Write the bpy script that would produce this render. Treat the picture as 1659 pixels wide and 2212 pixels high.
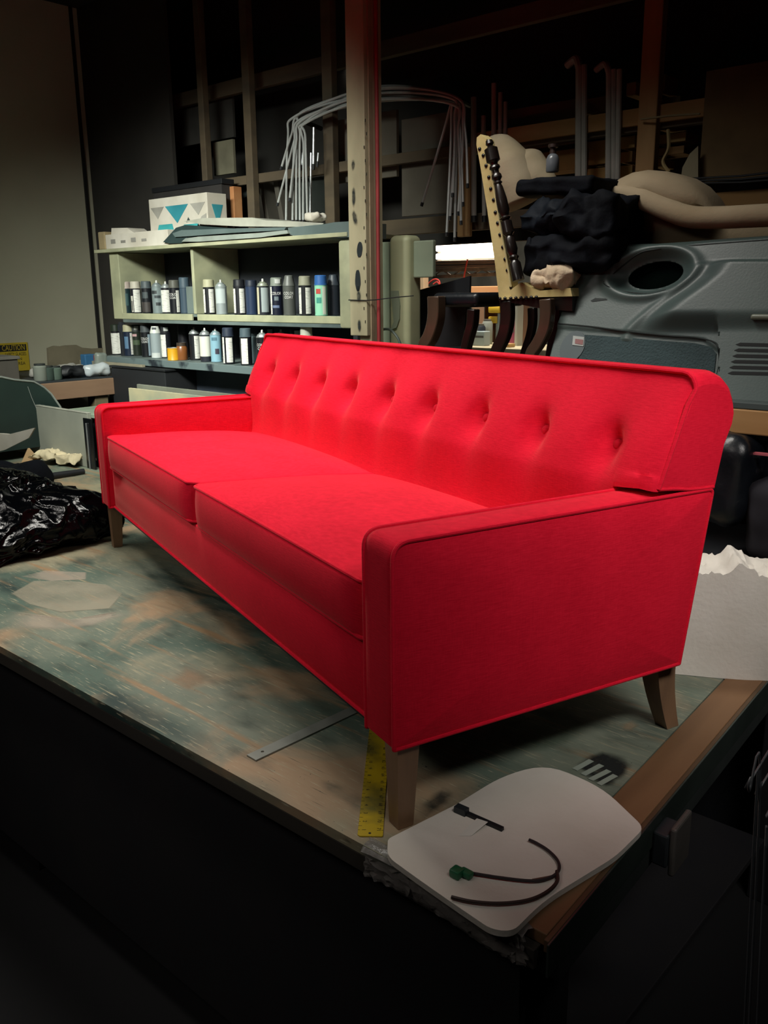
import bpy, bmesh, math, random
from mathutils import Vector, Matrix, noise

random.seed(7)
for o in list(bpy.data.objects): bpy.data.objects.remove(o, do_unlink=True)
scene = bpy.context.scene
COL = scene.collection
V = Vector

# ------------------------------------------------------------------ camera
# world: metres, z = 0 is the top of the work table, x runs along the table, y towards the shelves
FPX, IW, IH = 1890.0, 1659.0, 2212.0
CAM = V((0.87007, -0.99344, 0.9111))
YAW, PITCH, ROLL = math.radians(-41.763), math.radians(-14.089), math.radians(-0.55)
fw = V((math.cos(PITCH)*math.sin(YAW), math.cos(PITCH)*math.cos(YAW), math.sin(PITCH)))
rt0 = V((math.cos(YAW), -math.sin(YAW), 0)); up0 = rt0.cross(fw)
rt = math.cos(ROLL)*rt0 + math.sin(ROLL)*up0
up = -math.sin(ROLL)*rt0 + math.cos(ROLL)*up0
cd = bpy.data.cameras.new('camera'); cam = bpy.data.objects.new('camera', cd); COL.objects.link(cam)
cd.sensor_fit = 'VERTICAL'; cd.sensor_height = 36.0; cd.lens = FPX/IH*36.0
cd.clip_start = 0.02; cd.clip_end = 60
m = Matrix.Identity(4)
for i in range(3): m[i][0], m[i][1], m[i][2], m[i][3] = rt[i], up[i], -fw[i], CAM[i]
cam.matrix_world = m
scene.camera = cam

# ------------------------------------------------------------------ world, lights, exposure
w = bpy.data.worlds.new('world'); scene.world = w; w.use_nodes = True
bg = w.node_tree.nodes['Background']; bg.inputs[0].default_value = (0.35, 0.5, 0.8, 1); bg.inputs[1].default_value = 0.03
vs = scene.view_settings
vs.view_transform = 'Standard'; vs.look = 'None'; vs.gamma = 1.0; vs.use_curve_mapping = False; vs.exposure = 0.0

def area(name, loc, target, sx, sy, power, col=(1, 0.95, 0.86), spread=180):
    l = bpy.data.lights.new(name, 'AREA'); l.shape = 'RECTANGLE'; l.size = sx; l.size_y = sy
    l.energy = power; l.color = col; l.spread = math.radians(spread)
    o = bpy.data.objects.new(name, l); COL.objects.link(o); o.location = loc
    o.rotation_euler = (V(target)-V(loc)).to_track_quat('-Z', 'Y').to_euler()
    return o
area('ceiling_tube_light_over_sofa', (-1.4, 0.80, 2.45), (-1.35, 0.75, 0), 1.5, 0.45, 31, (1, 0.96, 0.88), 117)
area('ceiling_tube_light_in_front', (-2.1, -0.3, 2.35), (-1.45, 0.75, 0.45), 1.2, 0.4, 3.5, (1, 0.95, 0.88), 60)
area('fill_light_near_end', (-0.9, -1.9, 2.3), (-0.9, 0.3, 0.45), 1.2, 0.5, 2.4, (1, 0.93, 0.86), 60)  # added fill from the camera side for the sofa's front faces
area('fill_light_by_shelves', (-2.3, 0.1, 2.1), (-3.3, 2.1, 0.60), 1.2, 0.35, 25, (0.96, 1.0, 0.9), 68)  # unseen lamp added to brighten the can shelves and left wall
area('fill_light_side', (1.5, -0.2, 2.2), (-0.05, 0.85, 0.38), 0.9, 0.4, 3.6, (1, 0.95, 0.9), 44)  # fill added on the right for the near arm's side and foam block
area('fill_light_back_room', (-2.2, 3.15, 2.2), (-2.3, 3.7, 0.6), 1.4, 0.2, 45, (1, 0.93, 0.82), 140)  # extra lamp added to light the back room items from the front

# ------------------------------------------------------------------ helpers: a pixel of the 1659 x 2212 frame to a point on a plane
def ray(u, v): return fw + rt*((u-829.5)/FPX) + up*((1106-v)/FPX)
def PZ(u, v, z=0.0): d = ray(u, v); return CAM + d*((z-CAM.z)/d.z)
def PY(u, v, y): d = ray(u, v); return CAM + d*((y-CAM.y)/d.y)
def PX(u, v, x): d = ray(u, v); return CAM + d*((x-CAM.x)/d.x)

def srgb(h):
    out = []
    for i in (0, 2, 4):
        c = int(h[i:i+2], 16)/255.0
        out.append(c/12.92 if c <= 0.04045 else ((c+0.055)/1.055)**2.4)
    return tuple(out)+(1.0,)

MATS = {}
def mat(name, col, rough=0.6, metal=0.0, col2=None, nscale=6.0, lo=0.4, hi=0.65, bump=0.0, bscale=60.0, stretch=(1, 1, 1),
        spec=0.5, sheen=0.0, emit=None, estr=0.0, trans=0.0, alpha=1.0, coat=0.0, detail=6.0, dist=0.0):
    if name in MATS: return MATS[name]
    mt = bpy.data.materials.new(name); mt.use_nodes = True
    nt = mt.node_tree; b = nt.nodes['Principled BSDF']; N = nt.nodes; Lk = nt.links
    c = srgb(col) if isinstance(col, str) else tuple(col)+(1.0,)
    b.inputs['Base Color'].default_value = c
    b.inputs['Roughness'].default_value = rough; b.inputs['Metallic'].default_value = metal
    b.inputs['Specular IOR Level'].default_value = spec
    if sheen: b.inputs['Sheen Weight'].default_value = sheen; b.inputs['Sheen Roughness'].default_value = 0.45
    if coat: b.inputs['Coat Weight'].default_value = coat
    if trans: b.inputs['Transmission Weight'].default_value = trans
    if alpha < 1: b.inputs['Alpha'].default_value = alpha
    if emit: b.inputs['Emission Color'].default_value = srgb(emit); b.inputs['Emission Strength'].default_value = estr
    tc = N.new('ShaderNodeTexCoord'); mp = N.new('ShaderNodeMapping'); mp.inputs['Scale'].default_value = stretch
    Lk.new(tc.outputs['Object'], mp.inputs['Vector'])
    c2 = srgb(col2) if col2 else tuple(min(1, x*0.72) for x in c[:3])+(1.0,)
    nz = N.new('ShaderNodeTexNoise'); nz.inputs['Scale'].default_value = nscale; nz.inputs['Detail'].default_value = detail
    nz.inputs['Distortion'].default_value = dist
    Lk.new(mp.outputs[0], nz.inputs['Vector'])
    rp = N.new('ShaderNodeValToRGB'); rp.color_ramp.elements[0].position = lo; rp.color_ramp.elements[1].position = hi
    rp.color_ramp.elements[0].color = c; rp.color_ramp.elements[1].color = c2
    Lk.new(nz.outputs['Fac'], rp.inputs['Fac']); Lk.new(rp.outputs['Color'], b.inputs['Base Color'])
    if bump:
        n2 = N.new('ShaderNodeTexNoise'); n2.inputs['Scale'].default_value = bscale; n2.inputs['Detail'].default_value = 5
        Lk.new(mp.outputs[0], n2.inputs['Vector'])
        bp = N.new('ShaderNodeBump'); bp.inputs['Strength'].default_value = bump; bp.inputs['Distance'].default_value = 0.01
        Lk.new(n2.outputs['Fac'], bp.inputs['Height']); Lk.new(bp.outputs['Normal'], b.inputs['Normal'])
    MATS[name] = mt
    return mt

def fabric_red():
    mt = bpy.data.materials.new('red_woven_fabric'); mt.use_nodes = True
    nt = mt.node_tree; N = nt.nodes; Lk = nt.links; b = N['Principled BSDF']
    b.inputs['Roughness'].default_value = 0.9; b.inputs['Specular IOR Level'].default_value = 0.15
    b.inputs['Sheen Weight'].default_value = 0.30; b.inputs['Sheen Roughness'].default_value = 0.3
    b.inputs['Sheen Tint'].default_value = (1, 0.4, 0.33, 1)
    tc = N.new('ShaderNodeTexCoord')
    def nz(scale, stretch, det=2):
        mp = N.new('ShaderNodeMapping'); mp.inputs['Scale'].default_value = stretch
        Lk.new(tc.outputs['Object'], mp.inputs['Vector'])
        n = N.new('ShaderNodeTexNoise'); n.inputs['Scale'].default_value = scale; n.inputs['Detail'].default_value = det
        Lk.new(mp.outputs[0], n.inputs['Vector']); return n
    h = nz(55, (1, 1, 10)); v = nz(55, (10, 10, 1)); big = nz(7, (1, 1, 1))
    def ma(op, a, b_, c=None):
        m_ = N.new('ShaderNodeMath'); m_.operation = op
        for k, q in enumerate((a, b_, c)):
            if q is None: continue
            if isinstance(q, float): m_.inputs[k].default_value = q
            else: Lk.new(q, m_.inputs[k])
        return m_.outputs[0]
    weave = ma('MULTIPLY_ADD', v.outputs['Fac'], 0.5, h.outputs['Fac'])
    fac = ma('MULTIPLY_ADD', big.outputs['Fac'], 0.6, weave)
    rp = N.new('ShaderNodeMapRange'); rp.inputs['From Min'].default_value = 0.7; rp.inputs['From Max'].default_value = 1.4
    Lk.new(fac, rp.inputs['Value'])
    mx = N.new('ShaderNodeMix'); mx.data_type = 'RGBA'; Lk.new(rp.outputs['Result'], mx.inputs[0])
    mx.inputs[6].default_value = (0.56, 0.003, 0.020, 1); mx.inputs[7].default_value = (0.76, 0.009, 0.034, 1)
    Lk.new(mx.outputs[2], b.inputs['Base Color'])
    bp = N.new('ShaderNodeBump'); bp.inputs['Strength'].default_value = 0.2; bp.inputs['Distance'].default_value = 0.0012
    Lk.new(weave, bp.inputs['Height']); Lk.new(bp.outputs['Normal'], b.inputs['Normal'])
    return mt

# ------------------------------------------------------------------ helpers: meshes
def mk(name, vf, material, parent=None, smooth=True, sharp=35, loc=None, rot=None):
    me = bpy.data.meshes.new(name); me.from_pydata([tuple(p) for p in vf[0]], [], vf[1]); me.update()
    if smooth:
        me.polygons.foreach_set('use_smooth', [True]*len(me.polygons))
        try: me.set_sharp_from_angle(angle=math.radians(sharp))
        except Exception: pass
    if material: me.materials.append(material)
    o = bpy.data.objects.new(name, me); COL.objects.link(o)
    if parent: o.parent = parent
    if loc is not None: o.location = loc
    if rot is not None: o.rotation_euler = rot
    return o
def tag(o, label, cat, group=None):
    o['label'] = label; o['category'] = cat
    if group: o['group'] = group
    return o
def thing(name, label, cat, loc=(0, 0, 0), rot=(0, 0, 0), group=None):
    o = bpy.data.objects.new(name, None); COL.objects.link(o); o.empty_display_size = 0.05
    o.location = loc; o.rotation_euler = rot
    return tag(o, label, cat, group)
def struct(o): o['kind'] = 'structure'; return o
def join(*vfs):
    vs_, fs = [], []
    for a, b in vfs:
        k = len(vs_); vs_ += [V(p) for p in a]; fs += [[i+k for i in f] for f in b]
    return vs_, fs
def xf(vf, M): return [M @ V(p) for p in vf[0]], vf[1]
def tr(vf, d): d = V(d); return [V(p)+d for p in vf[0]], vf[1]
def box(x0, x1, y0, y1, z0, z1):
    vs_ = [V((x, y, z)) for x in (x0, x1) for y in (y0, y1) for z in (z0, z1)]
    return vs_, [[0, 1, 3, 2], [4, 6, 7, 5], [0, 4, 5, 1], [2, 3, 7, 6], [0, 2, 6, 4], [1, 5, 7, 3]]
def grid_box(size, r, n=(1, 1, 1), mm=1, fn=None, center=(0, 0, 0)):
    """box with rounded edges on a lattice; fn reshapes every point"""
    ax = []
    for s, k in zip(size, n):
        h = s/2; q = h-r
        b = [r*math.tan(j*math.pi/4/mm) for j in range(1, mm+1)]
        ax.append([-q-t for t in reversed(b)] + [-q+2*q*i/k for i in range(k+1)] + [q+t for t in b])
    X, Y, Z = ax; nx, ny, nz = len(X)-1, len(Y)-1, len(Z)-1
    idx = {}; vs_ = []; c = V(center)
    def vid(i, j, k):
        key = (i, j, k)
        if key not in idx:
            p = V((X[i], Y[j], Z[k]))
            q = V([max(-(s/2-r), min(s/2-r, t)) for s, t in zip(size, p)])
            d = p-q
            if d.length > 1e-9: p = q + d.normalized()*r
            if fn: p = V(fn(p))
            idx[key] = len(vs_); vs_.append(p+c)
        return idx[key]
    fs = []
    for i in range(nx):
        for j in range(ny):
            fs.append([vid(i, j, 0), vid(i, j+1, 0), vid(i+1, j+1, 0), vid(i+1, j, 0)])
            fs.append([vid(i, j, nz), vid(i+1, j, nz), vid(i+1, j+1, nz), vid(i, j+1, nz)])
    for i in range(nx):
        for k in range(nz):
            fs.append([vid(i, 0, k), vid(i+1, 0, k), vid(i+1, 0, k+1), vid(i, 0, k+1)])
            fs.append([vid(i, ny, k), vid(i, ny, k+1), vid(i+1, ny, k+1), vid(i+1, ny, k)])
    for j in range(ny):
        for k in range(nz):
            fs.append([vid(0, j, k), vid(0, j, k+1), vid(0, j+1, k+1), vid(0, j+1, k)])
            fs.append([vid(nx, j, k), vid(nx, j+1, k), vid(nx, j+1, k+1), vid(nx, j, k+1)])
    return vs_, fs
def rbox(x0, x1, y0, y1, z0, z1, r=0.003):
    r = min(r, 0.45*min(x1-x0, y1-y0, z1-z0))
    return grid_box((x1-x0, y1-y0, z1-z0), r, center=((x0+x1)/2, (y0+y1)/2, (z0+z1)/2))
def tube(path, rad, segs=8, caps=True, closed=False):
    P = [V(p) for p in path]; n = len(P)
    R = rad if isinstance(rad, (list, tuple)) else [rad]*n
    T = []
    for i in range(n):
        a = P[(i-1) % n] if (closed or i > 0) else P[i]; b = P[(i+1) % n] if (closed or i < n-1) else P[i]
        t = (b-a); T.append(t.normalized() if t.length > 1e-12 else V((0, 0, 1)))
    ref = V((0, 0, 1)) if abs(T[0].z) < 0.9 else V((1, 0, 0))
    nn = (ref - T[0]*ref.dot(T[0])).normalized()
    vs_, fs = [], []
    for i in range(n):
        nn = (nn - T[i]*nn.dot(T[i]))
        nn = nn.normalized() if nn.length > 1e-9 else T[i].orthogonal().normalized()
        bb = T[i].cross(nn)
        for k in range(segs):
            a = 2*math.pi*k/segs
            vs_.append(P[i] + (nn*math.cos(a)+bb*math.sin(a))*R[i])
    for i in range(n if closed else n-1):
        i2 = (i+1) % n
        for k in range(segs):
            k2 = (k+1) % segs
            fs.append([i*segs+k, i*segs+k2, i2*segs+k2, i2*segs+k])
    if caps and not closed:
        fs.append(list(range(segs))[::-1]); fs.append([(n-1)*segs+k for k in range(segs)])
    return vs_, fs
def lathe(prof, segs=20):
    vs_, fs, rings = [], [], []
    for r, z in prof:
        if r < 1e-6: rings.append([len(vs_)]); vs_.append(V((0, 0, z)))
        else:
            rings.append(list(range(len(vs_), len(vs_)+segs)))
            for k in range(segs):
                a = 2*math.pi*k/segs; vs_.append(V((r*math.cos(a), r*math.sin(a), z)))
    for a, b in zip(rings, rings[1:]):
        for k in range(segs):
            k2 = (k+1) % segs
            if len(a) == 1 and len(b) == 1: continue
            if len(a) == 1: fs.append([a[0], b[k2], b[k]])
            elif len(b) == 1: fs.append([a[k], a[k2], b[0]])
            else: fs.append([a[k], a[k2], b[k2], b[k]])
    if len(rings[0]) > 1: fs.append(rings[0][::-1])
    if len(rings[-1]) > 1: fs.append(rings[-1])
    return vs_, fs
def prism(pts, d):
    """flat outline (3-D points) given thickness d"""
    P = [V(p) for p in pts]; d = V(d); n = len(P)
    nrm = V((0, 0, 0))
    for a, b in zip(P, P[1:]+P[:1]): nrm += a.cross(b)
    if nrm.dot(d) < 0: P = P[::-1]
    vs_ = P + [p+d for p in P]
    fs = [list(range(n))[::-1], list(range(n, 2*n))]
    for i in range(n): j = (i+1) % n; fs.append([i, j, n+j, n+i])
    return vs_, fs
def beam(a, b, w_, h_, ref=(0, 0, 1)):
    """square-edged bar from a to b; w_ across, h_ along ref"""
    a, b = V(a), V(b); t = (b-a).normalized(); rf = V(ref)
    if abs(t.dot(rf)) > 0.98: rf = V((0, 1, 0))
    s = t.cross(rf).normalized(); u = s.cross(t)
    vs_ = []
    for p in (a, b):
        for i, j in ((-1, -1), (1, -1), (1, 1), (-1, 1)): vs_.append(p + s*(i*w_/2) + u*(j*h_/2))
    return vs_, [[0, 3, 2, 1], [4, 5, 6, 7], [0, 1, 5, 4], [1, 2, 6, 5], [2, 3, 7, 6], [3, 0, 4, 7]]
def smooth_path(pts, n=8):
    P = [V(p) for p in pts]; out = []
    for i in range(len(P)-1):
        p0 = P[max(0, i-1)]; p1 = P[i]; p2 = P[i+1]; p3 = P[min(len(P)-1, i+2)]
        for k in range(n):
            t = k/n
            out.append(0.5*((2*p1)+(p2-p0)*t+(2*p0-5*p1+4*p2-p3)*t*t+(3*p1-p0-3*p2+p3)*t**3))
    out.append(P[-1]); return out
def round_poly(pts, r, n=5):
    """2-D polygon with rounded corners; r one value or one per corner"""
    out = []; k = len(pts)
    for i in range(k):
        p = V(pts[i]).to_2d(); a = V(pts[i-1]).to_2d(); b = V(pts[(i+1) % k]).to_2d()
        rr = r[i] if isinstance(r, (list, tuple)) else r
        da, db = (a-p), (b-p); rr = min(rr, da.length*0.49, db.length*0.49)
        if rr < 1e-6: out.append(p); continue
        s, e = p+da.normalized()*rr, p+db.normalized()*rr
        for j in range(n+1):
            t = j/n; out.append((1-t)**2*s + 2*t*(1-t)*p + t*t*e)
    return out
def text(name, body, size, material, parent, M, bend=None, align='CENTER', squash=1.0):
    """flat lettering as a mesh; bend wraps it round a cylinder of that radius"""
    cu = bpy.data.curves.new(name, 'FONT'); cu.body = body; cu.size = size; cu.align_x = align; cu.align_y = 'CENTER'
    cu.resolution_u = 2
    t = bpy.data.objects.new(name, cu); COL.objects.link(t)
    bpy.context.view_layer.update()
    me = bpy.data.meshes.new_from_object(t.evaluated_get(bpy.context.evaluated_depsgraph_get()))
    bpy.data.objects.remove(t, do_unlink=True)
    for vv in me.vertices:
        x, y, z = vv.co; x *= squash
        if bend: vv.co = M @ V((bend*math.sin(x/bend), -bend*math.cos(x/bend), y))
        else: vv.co = M @ V((x, y, 0))
    me.materials.clear(); me.materials.append(material); me.name = name
    o = bpy.data.objects.new(name, me); COL.objects.link(o); o.parent = parent
    return o
def lumpy(size, r, n, amp, sc, seed, center=(0, 0, 0), extra=None, mm=2):
    def fn(p):
        q = p*sc + V((seed*7.3, seed*3.1, seed*1.7))
        d = noise.noise_vector(q)*amp + noise.noise_vector(q*2.7)*amp*0.45
        p = p + d
        return extra(p) if extra else p
    return grid_box(size, r, n, mm, fn, center)
ORD = ['first', 'second', 'third', 'fourth', 'fifth', 'sixth', 'seventh', 'eighth', 'ninth', 'tenth', 'eleventh', 'twelfth', 'thirteenth', 'fourteenth', 'fifteenth', 'sixteenth', 'seventeenth', 'eighteenth', 'nineteenth', 'twentieth', 'twenty-first', 'twenty-second', 'twenty-third', 'twenty-fourth']

# ------------------------------------------------------------------ materials
RED = fabric_red()
wood_leg = mat('leg_wood', '8a6b50', 0.5, col2='6d5440', nscale=14, stretch=(1, 1, 0.12), bump=0.05)
pine = mat('pine', 'b08a5c', 0.7, col2='96703f', nscale=9, stretch=(0.15, 1, 1), bump=0.05)
pine_v = mat('pine_upright', 'a88458', 0.7, col2='8f6d42', nscale=9, stretch=(1, 1, 0.15), bump=0.05)
old_pine = mat('old_grey_pine', '5f523f', 0.8, col2='4a4033', nscale=8, stretch=(0.2, 1, 1))
orange_wood = mat('orange_wood', 'c08a5c', 0.6, col2='a8683c', nscale=7, stretch=(0.2, 1, 1))
ply = mat('plywood', 'b8975e', 0.7, col2='a07c48', nscale=5, stretch=(0.4, 1, 1))
cardboard = mat('brown_cardboard', '7d6d57', 0.9, col2='6b5c48', nscale=3)
cardboard2 = mat('grey_brown_board', '6b655a', 0.9, col2='585248', nscale=3)
black = mat('matt_black', '14161a', 0.6)
black_gloss = mat('black_plastic', '0d0f12', 0.25)
darkblue = mat('dark_navy', '141a2c', 0.5)
white = mat('white_card', 'cfc9bd', 0.8, col2='bdb6a8', nscale=5)
paperwhite = mat('paper_label', 'd6d4cc', 0.6, col2='c9c6bc')
cream_paint = mat('cream_paint', 'c2bb95', 0.6, col2='a79f7d', nscale=7, bump=0.03)
green_grey = mat('grey_green_plastic', '8f9a84', 0.5, col2='7f8b78', nscale=4)
chrome = mat('brushed_aluminium', 'b9bcc0', 0.38, metal=0.85)
steel = mat('grey_steel', '8b938f', 0.45, metal=0.7, col2='737b78', nscale=20)
silver = mat('silver_tin', 'aeb4b4', 0.35, metal=0.6)
muslin = mat('cream_muslin', 'bfae78', 0.9, col2='a8965f', nscale=8, bump=0.08)
foam_cream = mat('cream_foam', 'b5a78c', 0.95, col2='a39476', nscale=5, bump=0.1, bscale=120)
foam_white = mat('white_foam', 'd8d2c8', 0.95, col2='cbc4b8', nscale=4, bump=0.12, bscale=90)
darkwood = mat('dark_varnished_wood', '1d1512', 0.3, col2='120d0b', nscale=10, stretch=(1, 1, 0.2), coat=0.15)
midwood = mat('walnut_varnish', '4c3d31', 0.25, col2='3a2e25', nscale=10, stretch=(1, 1, 0.2), coat=0.15)
dark_cloth = mat('black_cloth', '0b0e15', 0.8, col2='06080d', nscale=8, bump=0.7, bscale=14, spec=0.12)
leatherette = mat('black_leatherette', '0e1318', 0.35, bump=0.1, bscale=40)

def table_paint():
    mt = bpy.data.materials.new('stained_table_top'); mt.use_nodes = True
    nt = mt.node_tree; N = nt.nodes; Lk = nt.links; b = N['Principled BSDF']
    b.inputs['Roughness'].default_value = 0.62; b.inputs['Specular IOR Level'].default_value = 0.35
    tc = N.new('ShaderNodeTexCoord')
    def nz(scale, stretch=(1, 1, 1), detail=6, off=(0, 0, 0), dist=0.0, rotz=0.0):
        mp = N.new('ShaderNodeMapping'); mp.inputs['Scale'].default_value = stretch; mp.inputs['Location'].default_value = off
        mp.inputs['Rotation'].default_value = (0, 0, rotz)
        Lk.new(tc.outputs['Object'], mp.inputs['Vector'])
        n = N.new('ShaderNodeTexNoise'); n.inputs['Scale'].default_value = scale; n.inputs['Detail'].default_value = detail
        n.inputs['Distortion'].default_value = dist
        Lk.new(mp.outputs[0], n.inputs['Vector']); return n.outputs['Fac']
    def ramp(f, lo, hi):
        r = N.new('ShaderNodeMapRange'); r.inputs['From Min'].default_value = lo; r.inputs['From Max'].default_value = hi
        r.interpolation_type = 'SMOOTHSTEP'
        Lk.new(f, r.inputs['Value']); return r.outputs['Result']
    def mix(f, a, b_):
        mx = N.new('ShaderNodeMix'); mx.data_type = 'RGBA'; Lk.new(f, mx.inputs[0])
        for s, v in ((mx.inputs[6], a), (mx.inputs[7], b_)):
            if isinstance(v, str): s.default_value = srgb(v)
            else: Lk.new(v, s)
        return mx.outputs[2]
    c = mix(ramp(nz(2.2, off=(3, 1, 0)), 0.40, 0.62), '4f6156', '747b6c')
    c = mix(ramp(nz(3.1, off=(7.3, 2, 0), dist=0.6), 0.50, 0.66), c, '9c8468')
    c = mix(ramp(nz(2.6, (0.6, 1.6, 1), off=(1.4, 5, 0), dist=0.4), 0.56, 0.70), c, '2c3d39')
    c = mix(ramp(nz(1.7, off=(9.4, 3.2, 0)), 0.56, 0.68), c, '8d8870')
    c = mix(ramp(nz(5.0, (0.35, 5, 1), off=(0, 4, 0), detail=8), 0.56, 0.72), c, '8f7557')
    c = mix(ramp(nz(26, (0.4, 7, 1), off=(2, 2, 0), detail=10, rotz=0.1), 0.58, 0.76), c, '9c957a')
    c = mix(ramp(nz(44, (0.3, 9, 1), off=(4, 1, 0), detail=10, rotz=-0.25), 0.62, 0.76), c, '4a463a')
    c = mix(ramp(nz(150, (0.12, 2.5, 1), detail=3, rotz=0.8), 0.63, 0.72), c, 'b0aa90')
    c = mix(ramp(nz(90, (0.15, 2, 1), detail=4, rotz=-0.5), 0.66, 0.78), c, 'a09a80')
    c = mix(ramp(nz(6, (1, 2.2, 1), detail=12, off=(1, 8, 0)), 0.5, 0.85), c, '2f3c36')
    c = mix(ramp(nz(120, detail=2, off=(5, 5, 0)), 0.74, 0.80), c, '2e3732')
    Lk.new(c, b.inputs['Base Color'])
    bp = N.new('ShaderNodeBump'); bp.inputs['Strength'].default_value = 0.15; bp.inputs['Distance'].default_value = 0.004
    Lk.new(nz(60, (0.5, 2, 1)), bp.inputs['Height']); Lk.new(bp.outputs['Normal'], b.inputs['Normal'])
    return mt
TABLE = table_paint()
def overspray_or_shadow(name, col, lo=0.35, hi=0.6, scale=9.0, top=0.85):
    """thin paint residue, also the painted leg shadow: patchy, thinning out to its rim (mesh attribute 'cover')"""
    mt = bpy.data.materials.new(name); mt.use_nodes = True; nt = mt.node_tree; N = nt.nodes; Lk = nt.links
    b = N['Principled BSDF']; b.inputs['Base Color'].default_value = srgb(col); b.inputs['Roughness'].default_value = 0.8
    tc = N.new('ShaderNodeTexCoord'); n = N.new('ShaderNodeTexNoise'); n.inputs['Scale'].default_value = scale; n.inputs['Detail'].default_value = 8
    Lk.new(tc.outputs['Object'], n.inputs['Vector'])
    at = N.new('ShaderNodeAttribute'); at.attribute_name = 'cover'
    sm = N.new('ShaderNodeMath'); sm.operation = 'MULTIPLY_ADD'; Lk.new(at.outputs['Fac'], sm.inputs[0]); sm.inputs[1].default_value = 0.5; Lk.new(n.outputs['Fac'], sm.inputs[2])
    r = N.new('ShaderNodeMapRange'); r.inputs['From Min'].default_value = lo+0.35; r.inputs['From Max'].default_value = hi+0.45
    r.inputs['To Max'].default_value = top
    Lk.new(sm.outputs[0], r.inputs['Value'])
    ml = N.new('ShaderNodeMath'); ml.operation = 'MULTIPLY'; Lk.new(r.outputs['Result'], ml.inputs[0]); Lk.new(at.outputs['Fac'], ml.inputs[1])
    Lk.new(ml.outputs[0], b.inputs['Alpha'])
    return mt
def cover_mesh(o, n, soft):
    """turn an n-sided flat outline into rings; cover runs 0 at the rim to 1 inside"""
    P = [v.co.copy() for v in o.data.vertices][n:2*n]; c = sum(P, V((0, 0, 0)))/n
    dn = []
    for i in range(n):
        for k in range(4): dn.append(P[i].lerp(P[(i+1) % n], k/4))
    N_ = len(dn); vs_ = []; cov = []
    for s_, cv in ((1.0, 0.0), (1-soft, 1.0), (0.3*(1-soft), 1.0)):
        for p in dn: vs_.append(c+(p-c)*s_); cov.append(cv)
    fs = []
    for r in range(2):
        for k in range(N_): k2 = (k+1) % N_; fs.append([r*N_+k, r*N_+k2, (r+1)*N_+k2, (r+1)*N_+k])
    fs.append([2*N_+k for k in range(N_)])
    me = bpy.data.meshes.new(o.name); me.from_pydata(vs_, [], fs); me.update()
    at = me.attributes.new('cover', 'FLOAT', 'POINT'); at.data.foreach_set('value', cov)
    me.materials.append(o.data.materials[0]); o.data = me

# ================================================================== THE SETTING
FZ = -0.82
floor_m = mat('concrete_floor', '0e0e10', 0.9, col2='0a0a0c', nscale=3)
wall_m = mat('painted_wall', 'ada994', 0.9, col2='a5a18c', nscale=1.5)
darkwall = mat('dark_wall', '34312d', 0.95, col2='2a2825', nscale=2)
ceil_m = mat('dark_ceiling', '1d1c1c', 0.95)
struct(mk('floor', box(-5.0, 3.0, -3.0, 6.0, FZ-0.1, FZ), floor_m, smooth=False))
struct(mk('ceiling', box(-5.0, 3.0, -3.0, 6.0, 2.75, 2.85), ceil_m, smooth=False))
struct(mk('wall_left', box(-5.0, -4.9, -3.0, 6.0, FZ, 2.75), wall_m, smooth=False))
struct(mk('wall_back', box(-4.9, 3.0, 5.9, 6.0, FZ, 2.75), mat('grey_back_wall', '83837a', 0.9), smooth=False))
struct(mk('wall_right', box(2.9, 3.0, -3.0, 5.9, FZ, 2.75), darkwall, smooth=False))
struct(mk('wall_front', box(-4.9, 2.9, -3.0, -2.9, FZ, 2.75), darkwall, smooth=False))
# dark boarded wall behind the open rack, with the opening into the back room
wall_r = struct(mk('wall_rack', join(box(-4.9, -2.9, 2.95, 3.0, FZ, 2.75), box(-2.9, 2.9, 2.95, 3.0, 1.16, 2.75), box(-0.9, 2.9, 2.95, 3.0, FZ, 1.16)), darkwall, smooth=False))
struct(mk('trim_1', box(-4.9, -4.885, 2.405, 2.425, FZ, 2.75), mat('dark_trim', '171614', 0.7), smooth=False))
struct(mk('wall_boarded', box(-4.9, PY(372, 300, 2.47).x, 2.465, 2.49, FZ, 2.75), darkwall, smooth=False))

# ================================================================== WORK TABLE
TX0, TX1, TY0, TY1 = -4.1, 0.325, -0.047, 1.47
tb = thing('work_table', 'large stained work table carrying the red sofa', 'table', (0, 0, FZ))
def tpart(name, vf, mt_, smooth=False): return mk(name, tr(vf, (0, 0, -FZ)), mt_, tb, smooth=smooth)
def edge_x(y): return 0.2425-0.060*y
top = tpart('table_top', prism([V((TX0, TY0, -0.02)), V((edge_x(TY0)-0.001, TY0, -0.02)), V((edge_x(TY1)-0.001, TY1, -0.02)), V((TX0, TY1, -0.02))], (0, 0, 0.02)), TABLE)
def shear(vf): return [V((p.x-0.058*p.y, p.y, p.z)) for p in vf[0]], vf[1]
tpart('edge_board', shear(rbox(0.2428, 0.318, -0.03, 1.46, -0.02, 0.0015, 0.002)), mat('edge_board_wood', '7d5c3e', 0.65, col2='5f4229', nscale=7, stretch=(1, 0.12, 1), bump=0.06))
tpart('edge_lip', shear(rbox(0.3185, 0.3265, -0.04, 1.46, -0.02, 0.0005, 0.001)), mat('lip_wood', '5e4730', 0.6))
tpart('metal_edging', shear(rbox(0.327, 0.331, -0.047, 1.46, -0.055, 0.001, 0.001)), mat('green_metal_edge', '4b5650', 0.35, metal=0.6))
tpart('side_rail', shear(rbox(0.28, 0.3265, 0.0, 1.46, -0.10, -0.0205, 0.003)), mat('dark_rail', '2a302e', 0.6))
apron_m = mat('dark_table_side', '100f14', 0.8, col2='171517', nscale=5)
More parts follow.
